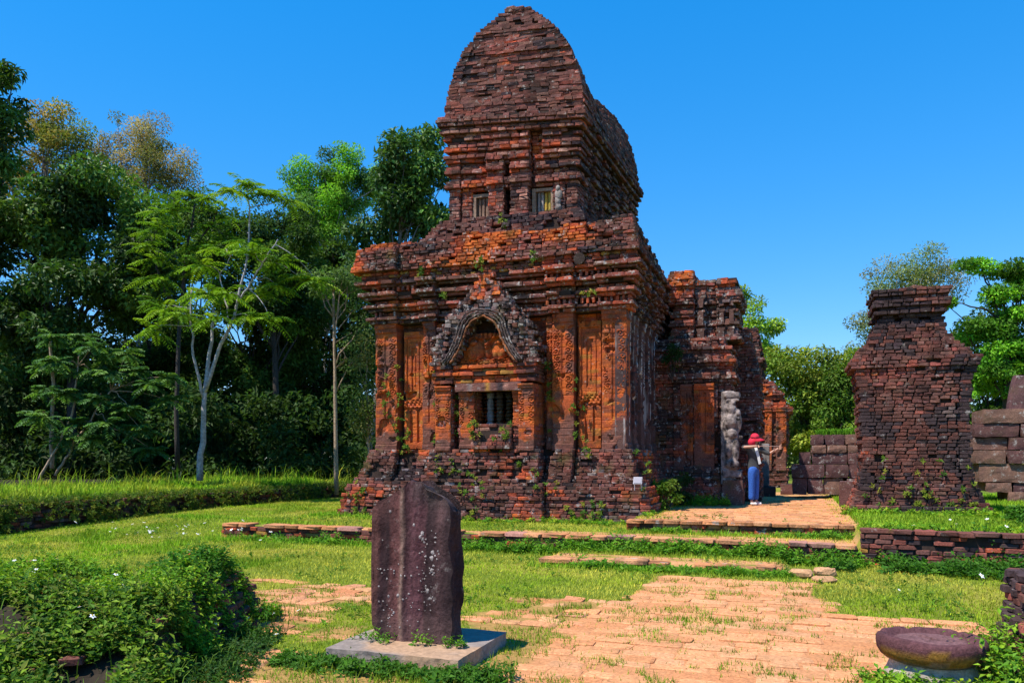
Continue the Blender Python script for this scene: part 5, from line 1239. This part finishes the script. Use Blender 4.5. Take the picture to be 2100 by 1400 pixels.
tree('layered_tree', 'bright green tree with flat layered foliage at the right edge', 2060, 36, [(2000, 545, 40, 14), (2080, 580, 60, 35), (2000, 620, 65, 22), (2090, 660, 70, 35), (2010, 680, 60, 25), (2080, 730, 70, 35), (2040, 790, 60, 40), (2150, 600, 70, 60), (2160, 750, 80, 80)], BG_, (.2, .1), 1.7, .75, 'dark', .2, 75, cols=[(.07, .16, .016), (.045, .12, .014), (.09, .19, .02), (.04, .09, .014)], group=GR2, flat=.45, droop=.1)
tree('shade_tree', 'dark tree in the gap between the brick pillar and the stone blocks', 2020, 40, [(2000, 720, 70, 80), (2030, 850, 60, 70), (2110, 880, 70, 60)], DG, (.24, .12), 1.5, .9, 'dark', .16, 76, cols=[(.03, .055, .015), (.04, .075, .016)], group=GR2)
fo = Foliage(); rng = np.random.default_rng(51)
for i in range(160):
    px, Y = rng.uniform(1480, 2500), rng.uniform(46, 62); c = at(px, 940, Y); c[2] = .6+rng.random()*4.2
    fo.clump(c, rng.uniform(1., 1.7), 130, .42, .22, np.array((.045, .075, .018))*rng.uniform(.6, 1.5), rng)
fo.obj('distant_thicket', None, M_LEAF, 'stuff', 'distant green thicket behind the stone ruins on the right')

# ------------------------------------------------------------------ grass
def blades(P, h, wd, lean, cols, rng, seg=1):
    n = len(P); a = rng.random(n)*6.283; d = np.stack([np.cos(a), np.sin(a), 0*a], 1); s_ = np.stack([-np.sin(a), np.cos(a), 0*a], 1)
    h = h[:, None]; wd = np.broadcast_to(wd, (n,))[:, None]; lean = np.broadcast_to(lean, (n,))[:, None]
    up = np.array((0, 0, 1.)); tip = P+up*h*np.sqrt(np.clip(1-lean**2*.6, .15, 1))+d*h*lean
    if seg == 1:
        V = np.stack([P-s_*wd*.5, P+s_*wd*.5, tip], 1).reshape(-1, 3); return V, [np.arange(3*n).reshape(n, 3)]
    mid = P+up*h*.6+d*h*lean*.32
    V = np.stack([P-s_*wd*.5, P+s_*wd*.5, mid-s_*wd*.42, mid+s_*wd*.42, tip], 1).reshape(-1, 3); i = np.arange(n)[:, None]*5
    return V, [i+np.array([[0, 1, 3, 2]]), i+np.array([[2, 3, 4]])]
def solid(u, v):
    """True where grass cannot grow"""
    s_ = (u > -6.42) & (u < .58) & (v > -.55)                                   # temple
    s_ |= (u > -4.6) & (u < -1.4) & (v > -.98) & (v < 0)
    s_ |= (u > -.3) & (u < 1.95) & (v > 3.4) & (v < 6.5)
    s_ |= (abs(u-STELE_UV[0]) < .59) & (abs(v-STELE_UV[1]) < .48)
    s_ |= np.hypot(u-PED[0], v-PED[1]) < .28
    s_ |= (u > 4.2) & (u < 6.75) & (v > .72) & (v < 2.4)
    s_ |= (u > -.3) & (u < 3.1) & (v > -4.93) & (v < -4.57)
    s_ |= (u > -7.3) & (u < 6.35) & (v > -3.53) & (v < -3.17)
    s_ |= (u > .4) & (u < 4.2) & (v > -2.05) & (v < -1.72)
    return s_
rng = np.random.default_rng(90); NB = 520000
q = rng.random(NB); r = (4.3**.8+q*(27**.8-4.3**.8))**(1/.8); th = rng.uniform(-.80, .80, NB); X = r*np.sin(th); Y = r*np.cos(th); u, v = UV(X, Y)
pv = paved(u, v); keep = ~solid(u, v)
tuft = fbm(u*5, v*5, 0, 91, 2); t2 = fbm(u*1.1, v*1.1, 0, 92, 2)
pk = np.where(u < 1.35, np.clip((tuft-.40)*4, 0, .8), np.where(tuft+.3*(t2-.5) > .585, .8, .03))
prob = np.where(pv > .5, pk, 1.)
plat = (v > -1.8) & (u > .7) & (u < 4.2) & (v < 14); prob = np.where(plat, np.where((u < 1.1) | (u > 3.95), .5, .02)*(tuft > .4), prob)
prob = np.where((v > -3.2) & (v < np.where(u > -1.5, -2.5, -3.0)) & (u > -6.5) & (u < 4.1), .12+.5*(tuft > .6), prob); prob = np.where((v > -4.6) & (v < -4.2) & (u > -.3) & (u < 3.1), .1+.5*(tuft > .6), prob)
prob = np.where(u < -12.1, .3, prob); prob = np.where(u < -16, 0, prob)
prob = np.where((v < -9.2) & (v > -11.9) & (u < -1.0) & (Y < 7.6), .15, prob)
keep &= rng.random(NB) < prob; u, v, r, tuft, t2 = u[keep], v[keep], r[keep], tuft[keep], t2[keep]; n = len(u)
X, Y = W(u, v); P = np.stack([X, Y, ground_z(u, v)-.005], 1)
lush = np.exp(-((v+3.75)/.28)**2)*(u > -7)*(u < 4.2)+np.exp(-((v+5.12)/.18)**2)*(u > -.4)*(u < 3.3)+np.exp(-((v+2.2)/.2)**2)*(u > .3)*(u < 4.2)+.6*(v > -3.1)*(u < 0.4)*np.exp(-((v+.8)/.25)**2)+.8*(u > 4.2)*(v > -3.3)
lush += .5*(np.hypot(u-STELE_UV[0], (v-STELE_UV[1])*.9) < .9)*(v < STELE_UV[1]+.1)+.9*np.exp(-((u+7.0)/.8)**2)*(v > -1)+.7*np.clip((t2-.55)*6, 0, 1)*(u < -4)
h = rng.uniform(.022, .05, n)*(1+.9*np.clip(lush, 0, 1.3)*rng.uniform(.5, 2.2, n))*(.8+.5*t2)
wd = .0045+.00075*r
g1, g2, g3 = np.array((.25, .36, .02)), np.array((.42, .42, .055)), np.array((.13, .32, .016))
k = np.clip((fbm(u*.7, v*.7, 0, 93, 3)-.4)*5, 0, 1)[:, None]; C = g1*(1-k)+g2*k; lu = np.clip(lush, 0, 1)[:, None]*.85; C = C*(1-lu)+g3*lu
onp = (paved(u, v) > .5)[:, None]*.8; C = C*(1-onp)+np.array((.14, .24, .02))*onp; h = h*(1+.35*onp[:, 0])
C = C*(.62+.76*fbm(u*.9, v*.9, 0, 192, 3))[:, None]
C = C*rng.uniform(.6, 1.4, (n, 1))*np.where(rng.random((n, 1)) < .06, np.array([[1.7, 1.35, 1.2]]), 1.)
V, F = blades(P, h, wd, rng.uniform(.2, .95, n), C, rng)
o = link('lawn_grass', mesh_np('lawn_grass', V, F, M_GRASS, np.repeat(C, 3, 0))); tag(o, 'short mown green grass around the paved path', 'grass', kind='stuff')
# coarse weeds scattered through the lawn
rngw = np.random.default_rng(190)
# tall grass on the left bank
n = 46000; u = -12.15-rng.random(n)**1.4*4.2; v = rng.uniform(-9, 11, n); X, Y = W(u, v); P = np.stack([X, Y, ground_z(u, v)-.01], 1)
cl = fbm(u*1.3, v*.8, 0, 95, 2); h = rng.uniform(.07, .30, n)*(.2+1.5*cl); k_ = np.clip((fbm(u*.8, v*.8, 0, 96, 2)-.35)*3, 0, 1)[:, None]; tall = rng.random(n) < .05; h = np.where(tall & (cl > .45), h*2.3, h)
C = (np.array((.20, .40, .022))*(1-k_)+np.array((.33, .40, .04))*k_)*rng.uniform(.5, 1.4, (n, 1))*np.where(rng.random((n, 1)) < .1, np.array([[1.8, 1.3, 1.5]]), 1.)
V, F = blades(P, h, .016+.010*rng.random(n), rng.uniform(.1, .8, n), C, rng, 2); o = link('tall_grass', mesh_np('tall_grass', V, F, M_GRASS, np.repeat(C, 5, 0))); tag(o, 'tall bright green grass along the bank below the forest', 'grass', kind='stuff')

# ------------------------------------------------------------------ weeds
def sprigs(fo, P, up, hgt, nl, L, Wd, cols, rng):
    """leafy shoots: P (m,3) roots, up (m,3) growth directions"""
    m = len(P); up = unit(up); t = np.linspace(.25, 1, nl)[None, :, None]; hgt = np.broadcast_to(hgt, (m,))[:, None, None]
    az = (rng.random((m, 1))*6.28+np.arange(nl)[None]*2.4); ref = np.where(np.abs(up[:, 2:]) > .9, np.array([[1., 0, 0]]), np.array([[0, 0, 1.]]))
    a = unit(np.cross(up, ref)); b = np.cross(up, a)
    rad = a[:, None]*np.cos(az)[..., None]+b[:, None]*np.sin(az)[..., None]
    base = P[:, None]+up[:, None]*hgt*t; D = rad+up[:, None]*rng.uniform(.1, .7, (m, nl, 1))+rng.normal(0, .12, (m, nl, 3)); Nn = up[:, None]+np.array((0, 0, .5))+rng.normal(0, .25, (m, nl, 3))
    sc = (1.15-.5*t)*rng.uniform(.7, 1.3, (m, nl, 1)); C = np.array(cols)[rng.integers(len(cols), size=m)][:, None]*rng.uniform(.7, 1.35, (m, nl, 1))
    V, F = leaves(base.reshape(-1, 3), D.reshape(-1, 3), np.broadcast_to(Nn, D.shape).reshape(-1, 3), (L*sc).reshape(-1), (Wd*sc).reshape(-1)); fo.add(V, F, C.reshape(-1, 3))
    V, F = leaves(P, up+rng.normal(0, .1, up.shape), np.tile((0., -1, .2), (m, 1)), hgt[:, 0, 0], .005); fo.add(V, F, np.tile((.09, .13, .02), (m, 1)))
WG = [(0.116, 0.275, 0.018), (0.174, 0.348, 0.02), (0.087, 0.217, 0.016), (0.232, 0.377, 0.025), (0.29, 0.392, 0.025)]
# foreground ruin on the left
mx0, mx1, my0, my1 = -7.0, -2.40, 5.0, 7.7
ru, rv = UV(-2.4, 6.5)
md = bpy.data.objects.new('overgrown_ruin', None); COL.objects.link(md); md.location = (-3.6, 6.6, 0); OFF[md.name] = (-3.6, 6.6, 0); tag(md, 'low brick ruin buried under leafy weeds and white flowers in the left foreground', 'ruin')
def mound_z(X, Y):
    fx = sstep(mx1-X+.25*(Y-7.2)*-.0, -.02, .22); fy = sstep(Y, my0-.35, my0+.75)*(1-sstep(Y, my1-.6, my1)); 
    return (.47+.30*(fbm(X*1.1, Y*1.1, 0, 97)-.5)+.12*(fbm(X*4, Y*4, 0, 98)-.5))*fx*fy*(.8+.4*fbm(X*2.3, Y*2.3, 0, 94))
def mound_pts(X, Y): return np.stack([X, Y, mound_z(X, Y)], -1)
gx, gy = np.meshgrid(np.linspace(mx0, mx1+.25, 110), np.linspace(my0-.5, my1+.1, 90), indexing='ij'); Pm = mound_pts(gx, gy); Pm[..., 2] -= .012
i = np.arange(109)[:, None]*90; j = np.arange(89)[None]; F = np.stack([i+j, i+90+j, i+91+j, i+j+1], -1).reshape(-1, 4)
Cm = np.array((.028, .02, .012))*(.6+.8*fbm(gx*4, gy*4, 0, 99)[..., None]); kk = sstep(fbm(gx*1.6, gy*1.6, 0, 96), .45, .6)[..., None]*(Pm[..., 2:] > .35); Cm = Cm*(1-kk)+np.array((.05, .06, .015))*kk
part('earth', md, Pm.reshape(-1, 3), [F], plain_mat('dark_soil', (.05, .035, .02), .95, 14., .4, .6, attr=True), Cm.reshape(-1, 3), smooth=True)
B = Bricks()
def mb_(px, py, Y, l=.2, h=.08, pi=1, ang=0.): p = at(px, py, Y); B.add(p[0], p[1], p[2], l, .14, h, ang, pi)
for a_ in ((226, 1303, 5.50, .13, .08, 1), (238, 1328, 5.42, .10, .06, 3), (60, 1372, 5.05, .16, .05, 3), (150, 1352, 5.1, .14, .05, 3), (330, 1195, 7.0, .22, .07, 3), (300, 1205, 6.9, .18, .07, 2), (390, 1204, 6.9, .2, .07, 3), (80, 1158, 7.9, .3, .1, 2), (30, 1180, 7.2, .3, .1, 4), (110, 1165, 7.6, .22, .08, 1), (20, 1170, 7.4, .16, .14, 5), (95, 1222, 6.3, .14, .05, 1), (205, 1205, 6.6, .12, .05, 3), (395, 1150, 7.6, .08, .16, 0)): mb_(*a_[:6], ang=random.gauss(0, .2))
for kz in range(7):                                   # broken right end: courses of dark bricks
    yy = 6.1
    while yy < 7.4:
        l = random.uniform(.15, .24); xx = mx1-.02-.03*kz+random.gauss(0, .015)-.06*abs(yy-6.8)
        if random.random() > .1: B.add(xx, yy+l/2, .04+kz*.068, l-.01, .16, .062, math.pi/2+random.gauss(0, .05), pick((3, 5), (3, 3), (1, 2)))
        yy += l
for kz in range(6):                                   # dark courses showing through the weeds on the front
    xx = -5.4
    while xx < mx1-.2:
        l = random.uniform(.11, .2); zz = .05+kz*.068; yy = my0+.06+kz*.095+random.gauss(0, .03)
        if fbm(xx*1.6, kz*.5, 0, 181) > .42 and random.random() > .25 and len(B.r) < 298: B.add(xx+l/2, yy, zz, l-.012, .16, .066, random.gauss(0, .06), pick((4, 5), (4, 3), (1, 2)))
        xx += l
B.build(md, M_MOSSY, 300, jit=.012)
fo = Foliage(); rng = np.random.default_rng(120)
n = 11000; X = rng.uniform(-5.4, mx1+.15, n); Y = my0-.35+(my1-my0+.35)*rng.random(n)**1.5
dens = fbm(X*3., Y*3., 0, 121, 2); k = rng.random(n) < np.where(Y < my0+.85, 1., .6)*np.where(Y < my0+.85, sstep(dens, .46, .55), sstep(dens, .40, .52)); X, Y = X[k], Y[k]; P = mound_pts(X, Y)
gxn = (mound_z(X+.05, Y)-mound_z(X-.05, Y))/.1; gyn = (mound_z(X, Y+.05)-mound_z(X, Y-.05))/.1; nrm = unit(np.stack([-gxn, -gyn, np.ones_like(gxn)], 1)); up = nrm*.7+np.array((0, 0, .7))+rng.normal(0, .25, nrm.shape)
fr_ = P[:, 1] < my0+.8
lf_ = rng.random(len(P)) < .4
for q_, f_ in ((fr_ & lf_, .085), (fr_ & ~lf_, .05)): sprigs(fo, P[q_], up[q_], rng.uniform(.04, .26, q_.sum()), 6, f_, f_*.5, [(.07, .16, .014), (.11, .22, .016), (.05, .12, .014), (.2, .31, .025), (.16, .2, .03)], rng); sprigs(fo, P[~fr_], up[~fr_], rng.uniform(.05, .2, (~fr_).sum()), 7, .06, .03, WG, rng)  # front shoots use darker leaf colours that imitate shade on that face
n = 900; X = rng.uniform(mx0, mx1, n); Y = rng.uniform(my0+.6, my1, n); P = mound_pts(X, Y); sprigs(fo, P, np.tile((0, 0, 1.), (n, 1))+rng.normal(0, .3, (n, 3)), rng.uniform(.03, .1, n), 7, .045, .025, [(.12, .17, .02), (.16, .19, .03), (.07, .15, .016)], rng)
# lush clump at its right corner and dark weeds at its foot
n = 380; X = rng.normal(-2.75, .2, n); Y = rng.normal(7.0, .25, n); P = mound_pts(np.minimum(X, mx1), Y); P[:, 0] = X; P[:, 2] += rng.random(n)*.1; sprigs(fo, P, rng.normal(0, .4, (n, 3))+np.array((0, 0, 1.)), rng.uniform(.05, .2, n), 8, .055, .03, [(.05, .16, .014), (.07, .19, .016)], rng)
n = 520; X = rng.normal(-2.2, .22, n); Y = rng.uniform(5.2, 6.9, n); X = np.where(X > -1.95+(Y-6.4)*-.15, -2.3, X); P = np.stack([X, Y, mound_z(X, Y)], 1); sprigs(fo, P, rng.normal(0, .4, (n, 3))+np.array((0, 0, 1.)), rng.uniform(.03, .13, n), 7, .055, .026, [(.035, .10, .018), (.05, .12, .016), (.03, .08, .016)], rng)
fo.obj('ruin_weeds', None, M_LEAF, 'stuff', 'leafy green weeds covering the low ruin in the left foreground')
n = 2800; X = rng.uniform(mx0, -2.0, n); Y = rng.uniform(4.7, 7.8, n); P = mound_pts(X, Y); C = np.array((.10, .18, .025))*rng.uniform(.5, 1.5, (n, 1)); h = rng.uniform(.06, .22, n)*np.where(rng.random(n) < .08, 1.8, 1)
V, F = blades(P, h, .007, rng.uniform(.3, 1.1, n), C, rng, 2); o = link('ruin_grass', mesh_np('ruin_grass', V, F, M_GRASS, np.repeat(C, 5, 0))); tag(o, 'long arching grass blades among the weeds of the low ruin', 'grass', kind='stuff')
# weeds along steps, terrace, temple foot and right wall
fo = Foliage(); rng = np.random.default_rng(130)
def strip(n, u0, u1, v0, sv, hh, L, cols, nl=7, zoff=0, dens=.45, s=5):
    u = rng.uniform(u0, u1, n); v = rng.normal(v0, sv, n); k = fbm(u*1.4, v*1.4, 0, s, 2) > dens; u, v = u[k], v[k]; X, Y = W(u, v); P = np.stack([X, Y, ground_z(u, v)+zoff], 1)
    hv = hh*(.25+1.5*np.clip(fbm(u*2.6, v*2.6, 0, s+50, 2)-.15, 0, 1)); big = rng.random(len(P)) < .35
    for q_, f_ in ((big, 1.35), (~big, .75)):
        sprigs(fo, P[q_], np.array((0, -.15, 1.))+rng.normal(0, .4, P[q_].shape), (rng.uniform(.35, 1.25, len(P))*hv)[q_], nl, L*f_, L*.5*f_, cols, rng)
SG = [(0.08, 0.217, 0.016), (0.116, 0.275, 0.018), (0.16, 0.319, 0.02)]
strip(1500, -3.5, 4.2, -3.68, .10, .24, .07, SG, dens=.42); strip(260, -6.5, -3, -3.7, .1, .14, .07, SG, dens=.5); strip(420, .4, 4.1, -2.2, .1, .11, .06, SG, dens=.46, s=8); strip(700, -.4, 3.2, -5.02, .1, .1, .06, SG, dens=.40, s=9); strip(500, -7, 4, -3.62, .05, .26, .07, SG, dens=.5, s=29)
strip(1300, 3.7, 6.6, -3.85, .25, .22, .08, [(.05, .15, .014), (.075, .19, .016), (.04, .12, .012)], dens=.36, s=11); strip(500, 4.2, 7, -3.0, .35, .1, .06, WG, dens=.4, s=12); strip(420, 4.1, 7, .45, .25, .14, .075, WG, dens=.42, s=13)
strip(500, -6.6, .7, -.85, .15, .12, .07, WG, dens=.5, s=14); strip(300, .55, 1.8, 3.0, .3, .25, .08, WG, dens=.4, s=15)
strip(650, STELE_UV[0]-.9, STELE_UV[0]+1.0, STELE_UV[1]-.58, .09, .12, .05, [(.07, .18, .016), (.05, .14, .014)], dens=.35, s=16); strip(200, PED[0]-.5, PED[0]+.5, PED[1]-.36, .1, .1, .055, WG, dens=.3, s=17)
strip(1300, PED[0]+.36, PED[0]+1.4, PED[1]+.02, .35, .55, .06, WG, dens=.2, s=18); strip(500, 6.5, 8.5, -2.6, .6, .45, .09, [(.05, .15, .014), (.06, .17, .016)], dens=.3, s=19)
# plants rooted between the stele and its slab
uu = STELE_UV[0]+rng.uniform(-.42, .5, 60); vv = STELE_UV[1]-.16+rng.normal(0, .04, 60); kk = np.abs(uu-STELE_UV[0]+.02) > .1; X, Y = W(uu[kk], vv[kk]); P = np.stack([X, Y, np.full(kk.sum(), .11)], 1)
sprigs(fo, P, rng.normal(0, .35, P.shape)+np.array((0, 0, 1.)), rng.uniform(.03, .13, len(P)), 6, .045, .02, SG, rng)
uu = rng.uniform(-12, 9, 5200); vv = rng.uniform(-11, -.7, 5200); kk = (~solid(uu, vv)) & (paved(uu, vv) < .5) & (fbm(uu*1.1, vv*1.1, 0, 191, 3) > .52); X, Y = W(uu[kk], vv[kk]); P = np.stack([X, Y, ground_z(uu[kk], vv[kk])], 1)
sprigs(fo, P, rng.normal(0, .4, P.shape)+np.array((0, 0, 1.)), rng.uniform(.02, .09, len(P)), 6, .05, .026, [(.09, .2, .018), (.13, .26, .02), (.07, .15, .016)], rng)
fo.obj('path_weeds', None, M_LEAF, 'stuff', 'leafy weeds along the steps, terrace edges and wall feet')
# weeds rooted in the temple and pillar brickwork
fo = Foliage(); rng = np.random.default_rng(140); roots = []
for i in range(420):
    u = rng.uniform(-6.2, .5); z = .3+1.4*rng.random()**1.6
    if fbm(u*1.3, z*2, 0, 141) < .5: continue
    o_ = plinth_out(z)+(.24 if -4.3 < u < -1.7 else 0); roots.append((u, -o_-.01+(.16 if (z > 1.0 and not -4.3 < u < -1.7) else 0), z))
for u, z0, z1, n_, v_ in ((-5.24, 1.6, 3.6, 16, .05), (-4.25, 1.8, 3.6, 16, .05), (-3.68, 1.8, 3.0, 10, -.2), (-1.1, 1.7, 3.2, 10, .05), (-1.66, 2.0, 3.6, 8, .05), (-5.55, 2.4, 3.4, 10, -.02), (-5.0, 1.6, 2.2, 10, 0), (-.8, 1.5, 1.9, 6, -.05), (-3.2, 1.95, 2.3, 14, -.5), (-2.5, 1.95, 2.35, 8, -.45), (-4.6, 5.5, 5.8, 6, -.2), (-1.9, 5.6, 6.0, 6, -.3), (-3.1, 5.4, 5.9, 6, -.3), (-.7, 4.9, 4.95, 5, -.22), (-2.8, 6.6, 7.0, 6, .3), (-4.0, 5.05, 5.1, 4, -.2)):
    for i in range(n_): roots.append((u+rng.normal(0, .06), v_+rng.normal(0, .03), rng.uniform(z0, z1)))
for i in range(40): roots.append((rng.uniform(4.5, 6.4), .80, .6+rng.random()**2*1.0))
R_ = np.array(roots); X, Y = W(R_[:, 0], R_[:, 1]); P = np.stack([X, Y, R_[:, 2]], 1)
sprigs(fo, P, np.array((-.25, -.8, .6))+rng.normal(0, .35, P.shape), rng.uniform(.04, .16, len(P)), 8, .085, .045, [(.16, .21, .02), (.09, .17, .018), (.24, .24, .03), (.06, .13, .016)], rng)
fo.obj('wall_weeds', None, M_LEAF, 'stuff', 'small yellow green weeds rooted in the temple and pillar brickwork')
# grass tufts on the tower saddle and the stone platform
n = 1500; v = rng.uniform(TV0+1, TV1-1.5, n); s_ = rng.uniform(.0, .5, n); u = UC+.55+s_*1.1; kz = np.array([kv(a) for a in v]); z = RZ0+RH*kz*(1-.0)-.25-s_*1.6; 
uu, vv = u, v; z = np.array([tilt(a, b, c) for a, b, c in zip(u, v, z)]); X, Y = W(u, v); P = np.stack([X, Y, z], 1); C = np.array((.17, .19, .03))*rng.uniform(.5, 1.4, (n, 1)); Vt, Ft = blades(P, rng.uniform(.1, .28, n), .02, rng.uniform(.2, .9, n), C, rng, 2)
uu, vv, _ = uvz(1720, 900, 21.5); n2 = 2200; u = rng.uniform(uu-.55, uu+1.0, n2); v = rng.uniform(vv+.3, vv+1.5, n2); X, Y = W(u, v); zt = CAM_H+50/1600*21.5+.02; P = np.stack([X, Y, np.full(n2, zt-.03)], 1); C2 = np.array((.10, .24, .016))*rng.uniform(.6, 1.4, (n2, 1)); V2, F2 = blades(P, rng.uniform(.1, .24, n2), .018, rng.uniform(.2, .9, n2), C2, rng, 2)
o = link('ledge_grass', mesh_np('ledge_grass', np.concatenate([Vt, V2]), [np.concatenate([Ft[0], F2[0]+len(Vt)]), np.concatenate([Ft[1], F2[1]+len(Vt)])], M_GRASS, np.repeat(np.concatenate([C, C2]), 5, 0))); tag(o, 'grass tufts growing on the temple roof and the stone platform', 'grass', kind='stuff')
# white wildflowers
rng = np.random.default_rng(150); mb = MB(); fp = []
for i in range(46): u_, v_ = rng.normal(-7.5, 1.0), rng.normal(-4.2, .5); X, Y = W(u_, v_); fp.append((X, Y, .12+rng.random()*.25))
for i in range(60): X, Y = rng.uniform(-6.5, -2.3), rng.uniform(5.0, 7.5); fp.append((X, Y, float(mound_z(X, Y))+.08+rng.random()*.16))
for i in range(14): u_, v_ = rng.uniform(4.2, 8), rng.uniform(-6.5, -1); X, Y = W(u_, v_); fp.append((X, Y, float(ground_z(u_, v_))+.1))
for i in range(7): fp.append((rng.normal(-2.2, .3), rng.normal(7.6, .5), .12))
for X, Y, z in fp:
    r_ = rng.uniform(.014, .026)*(1 if Y < 9 else 1.5); a = rng.random()*6.28; nx, ny = rng.normal(0, .4, 2)
    th = a+np.linspace(0, 2*np.pi, 10, endpoint=False); rr = r_*np.where(np.arange(10) % 2, 1, .5); V = np.concatenate([[[X, Y, z+.002]], np.stack([X+rr*np.cos(th), Y+rr*np.sin(th), z+rr*(np.cos(th)*nx+np.sin(th)*ny)], 1)])
    mb.add(V, np.array([[0, i+1, (i+1) % 10+1] for i in range(10)]), [.78, .78, .74]); 
    th = np.linspace(0, 2*np.pi, 6, endpoint=False); V = np.concatenate([[[X, Y, z+.012]], np.stack([X+.3*r_*np.cos(th), Y+.3*r_*np.sin(th), np.full(6, z+.005)], 1)]); mb.add(V, np.array([[0, i+1, (i+1) % 6+1] for i in range(6)]), [.6, .4, .03])
    V, F = tube([(X, Y, z), (X+rng.normal(0, .02), Y, z-.16)], .0018, 3, False); mb.add(V, F, [.07, .12, .02])
V, F, C = mb.arrays(); o = link('white_wildflowers', mesh_np('white_wildflowers', V, F, plain_mat('petal', (.8, .8, .8), .7, attr=True), C)); tag(o, 'small white daisy like wildflowers scattered over the weeds', 'flowers', kind='stuff')
# shrubs that stand alone
def shrub(name, label, px, py, Y, rx, ry, cols, leaf, seed, n=9, zb=.45):
    rng = np.random.default_rng(seed); k = Y/1600; c = at(px, py, Y); b = np.array((c[0], c[1], zb)); e = bpy.data.objects.new(name, None); COL.objects.link(e); e.location = b; tag(e, label, 'shrub', 'shrubs')
    fo = Foliage(); paths = []
    for i in range(n):
        d = unit(rng.normal(0, 1, 3)); cc = c+d*np.array((rx, rx, ry))*k*.6; cc[2] = max(cc[2], zb+.1); rr = rx*k*.5
        fo.clump(cc, rr, int(2.2*6.28*rr*rr/(leaf*leaf*.5*.55)*.5), leaf, leaf*.5, np.array(cols[i % len(cols)]), rng); paths.append((wig(b, cc, 5, .02, rng), .012, .005))
    V, F, C = limbs_mesh(paths, 'dark').arrays(); link('stem', mesh_np('stem', V-b, F, M_BARK, C), e); fo.obj('foliage', e, M_LEAF)
shrub('shrub', 'bright green bush growing at the right corner of the temple base', 1368, 1012, 16.6, 34, 45, [(.10, .19, .02), (.08, .16, .018), (.13, .21, .03)], .085, 160)
shrub('shrub', 'dark green bush in the shade of the temple flank', 1398, 1000, 18.0, 30, 48, [(.035, .07, .018), (.045, .09, .02)], .09, 161)
shrub('shrub', 'small dark fern like bush clinging high on the shaded temple flank', 1378, 735, 18.6, 22, 40, [(.025, .06, .016), (.03, .07, .016)], .085, 162, zb=3.4)
shrub('shrub', 'leafy green bush at the right edge above the low brick wall', 2085, 1075, 13.2, 32, 50, [(.05, .15, .014), (.07, .18, .016)], .085, 163)
shrub('shrub', 'low green plant climbing the foot of the brick pillar', 1850, 1010, 15.2, 26, 22, [(.045, .09, .02), (.07, .13, .02)], .075, 164)
# overgrown wall at the left
ow = thing('overgrown_wall', 'low dark brick wall draped with moss and weeds along the left bank', 'wall', -12.0, 0, .1)
B = Bricks(); z = .0
while z < .58:
    lay(B, (-11.98, -9), (-11.98, 9), z, .075, .22, .2, lambda *a: pick((3, 5), (3, 3), (1, 2), (1, 12)), jit=.05, miss=.08); z += .075
B.r = [(-23.96-r_[0] if False else r_[0], *r_[1:]) for r_ in B.r]
B.build(ow, M_MOSSY, 300, key=lambda r_: -math.hypot(*W(r_[0], r_[1])), jit=.015)
mb = MB(); prism(mb, [(-12.5, -9), (-12.02, -9), (-12.02, 9), (-12.5, 9)], -.1, .56); mb.build('core', ow, M_CORE)
fo = Foliage(); rng = np.random.default_rng(170); n = 3600; v = rng.uniform(-9, 9.5, n); k = fbm(v*.9, 0, 0, 171, 2); z = rng.uniform(.02, .66, n); u = -11.88+rng.normal(0, .06, n)+.12*(.6-z); X, Y = W(u, v); P = np.stack([X, Y, z], 1)
keep = rng.random(n) < np.where(z > .5, .8, .12+.9*(fbm(v*2.2, z*2, 0, 172, 2) > .52)); P = P[keep]; zz = P[:, 2]
sprigs(fo, P, np.array((.6, -.3, .4))+rng.normal(0, .4, P.shape), rng.uniform(.05, .16, len(P)), 7, .075, .038, [(.05, .09, .016), (.08, .15, .018), (.13, .18, .02), (.2, .22, .025)], rng)
n = 1200; v = rng.uniform(-9, 9, n); u = -12.2+rng.normal(0, .15, n); X, Y = W(u, v); P = np.stack([X, Y, np.full(n, .6)], 1); sprigs(fo, P, np.array((0, 0, 1.))+rng.normal(0, .4, P.shape), rng.uniform(.05, .18, n), 7, .08, .04, [(.11, .18, .02), (.14, .17, .02), (.07, .16, .016)], rng)
fo.obj('bank_weeds', None, M_LEAF, 'stuff', 'mossy weeds hanging over the low wall on the left bank')
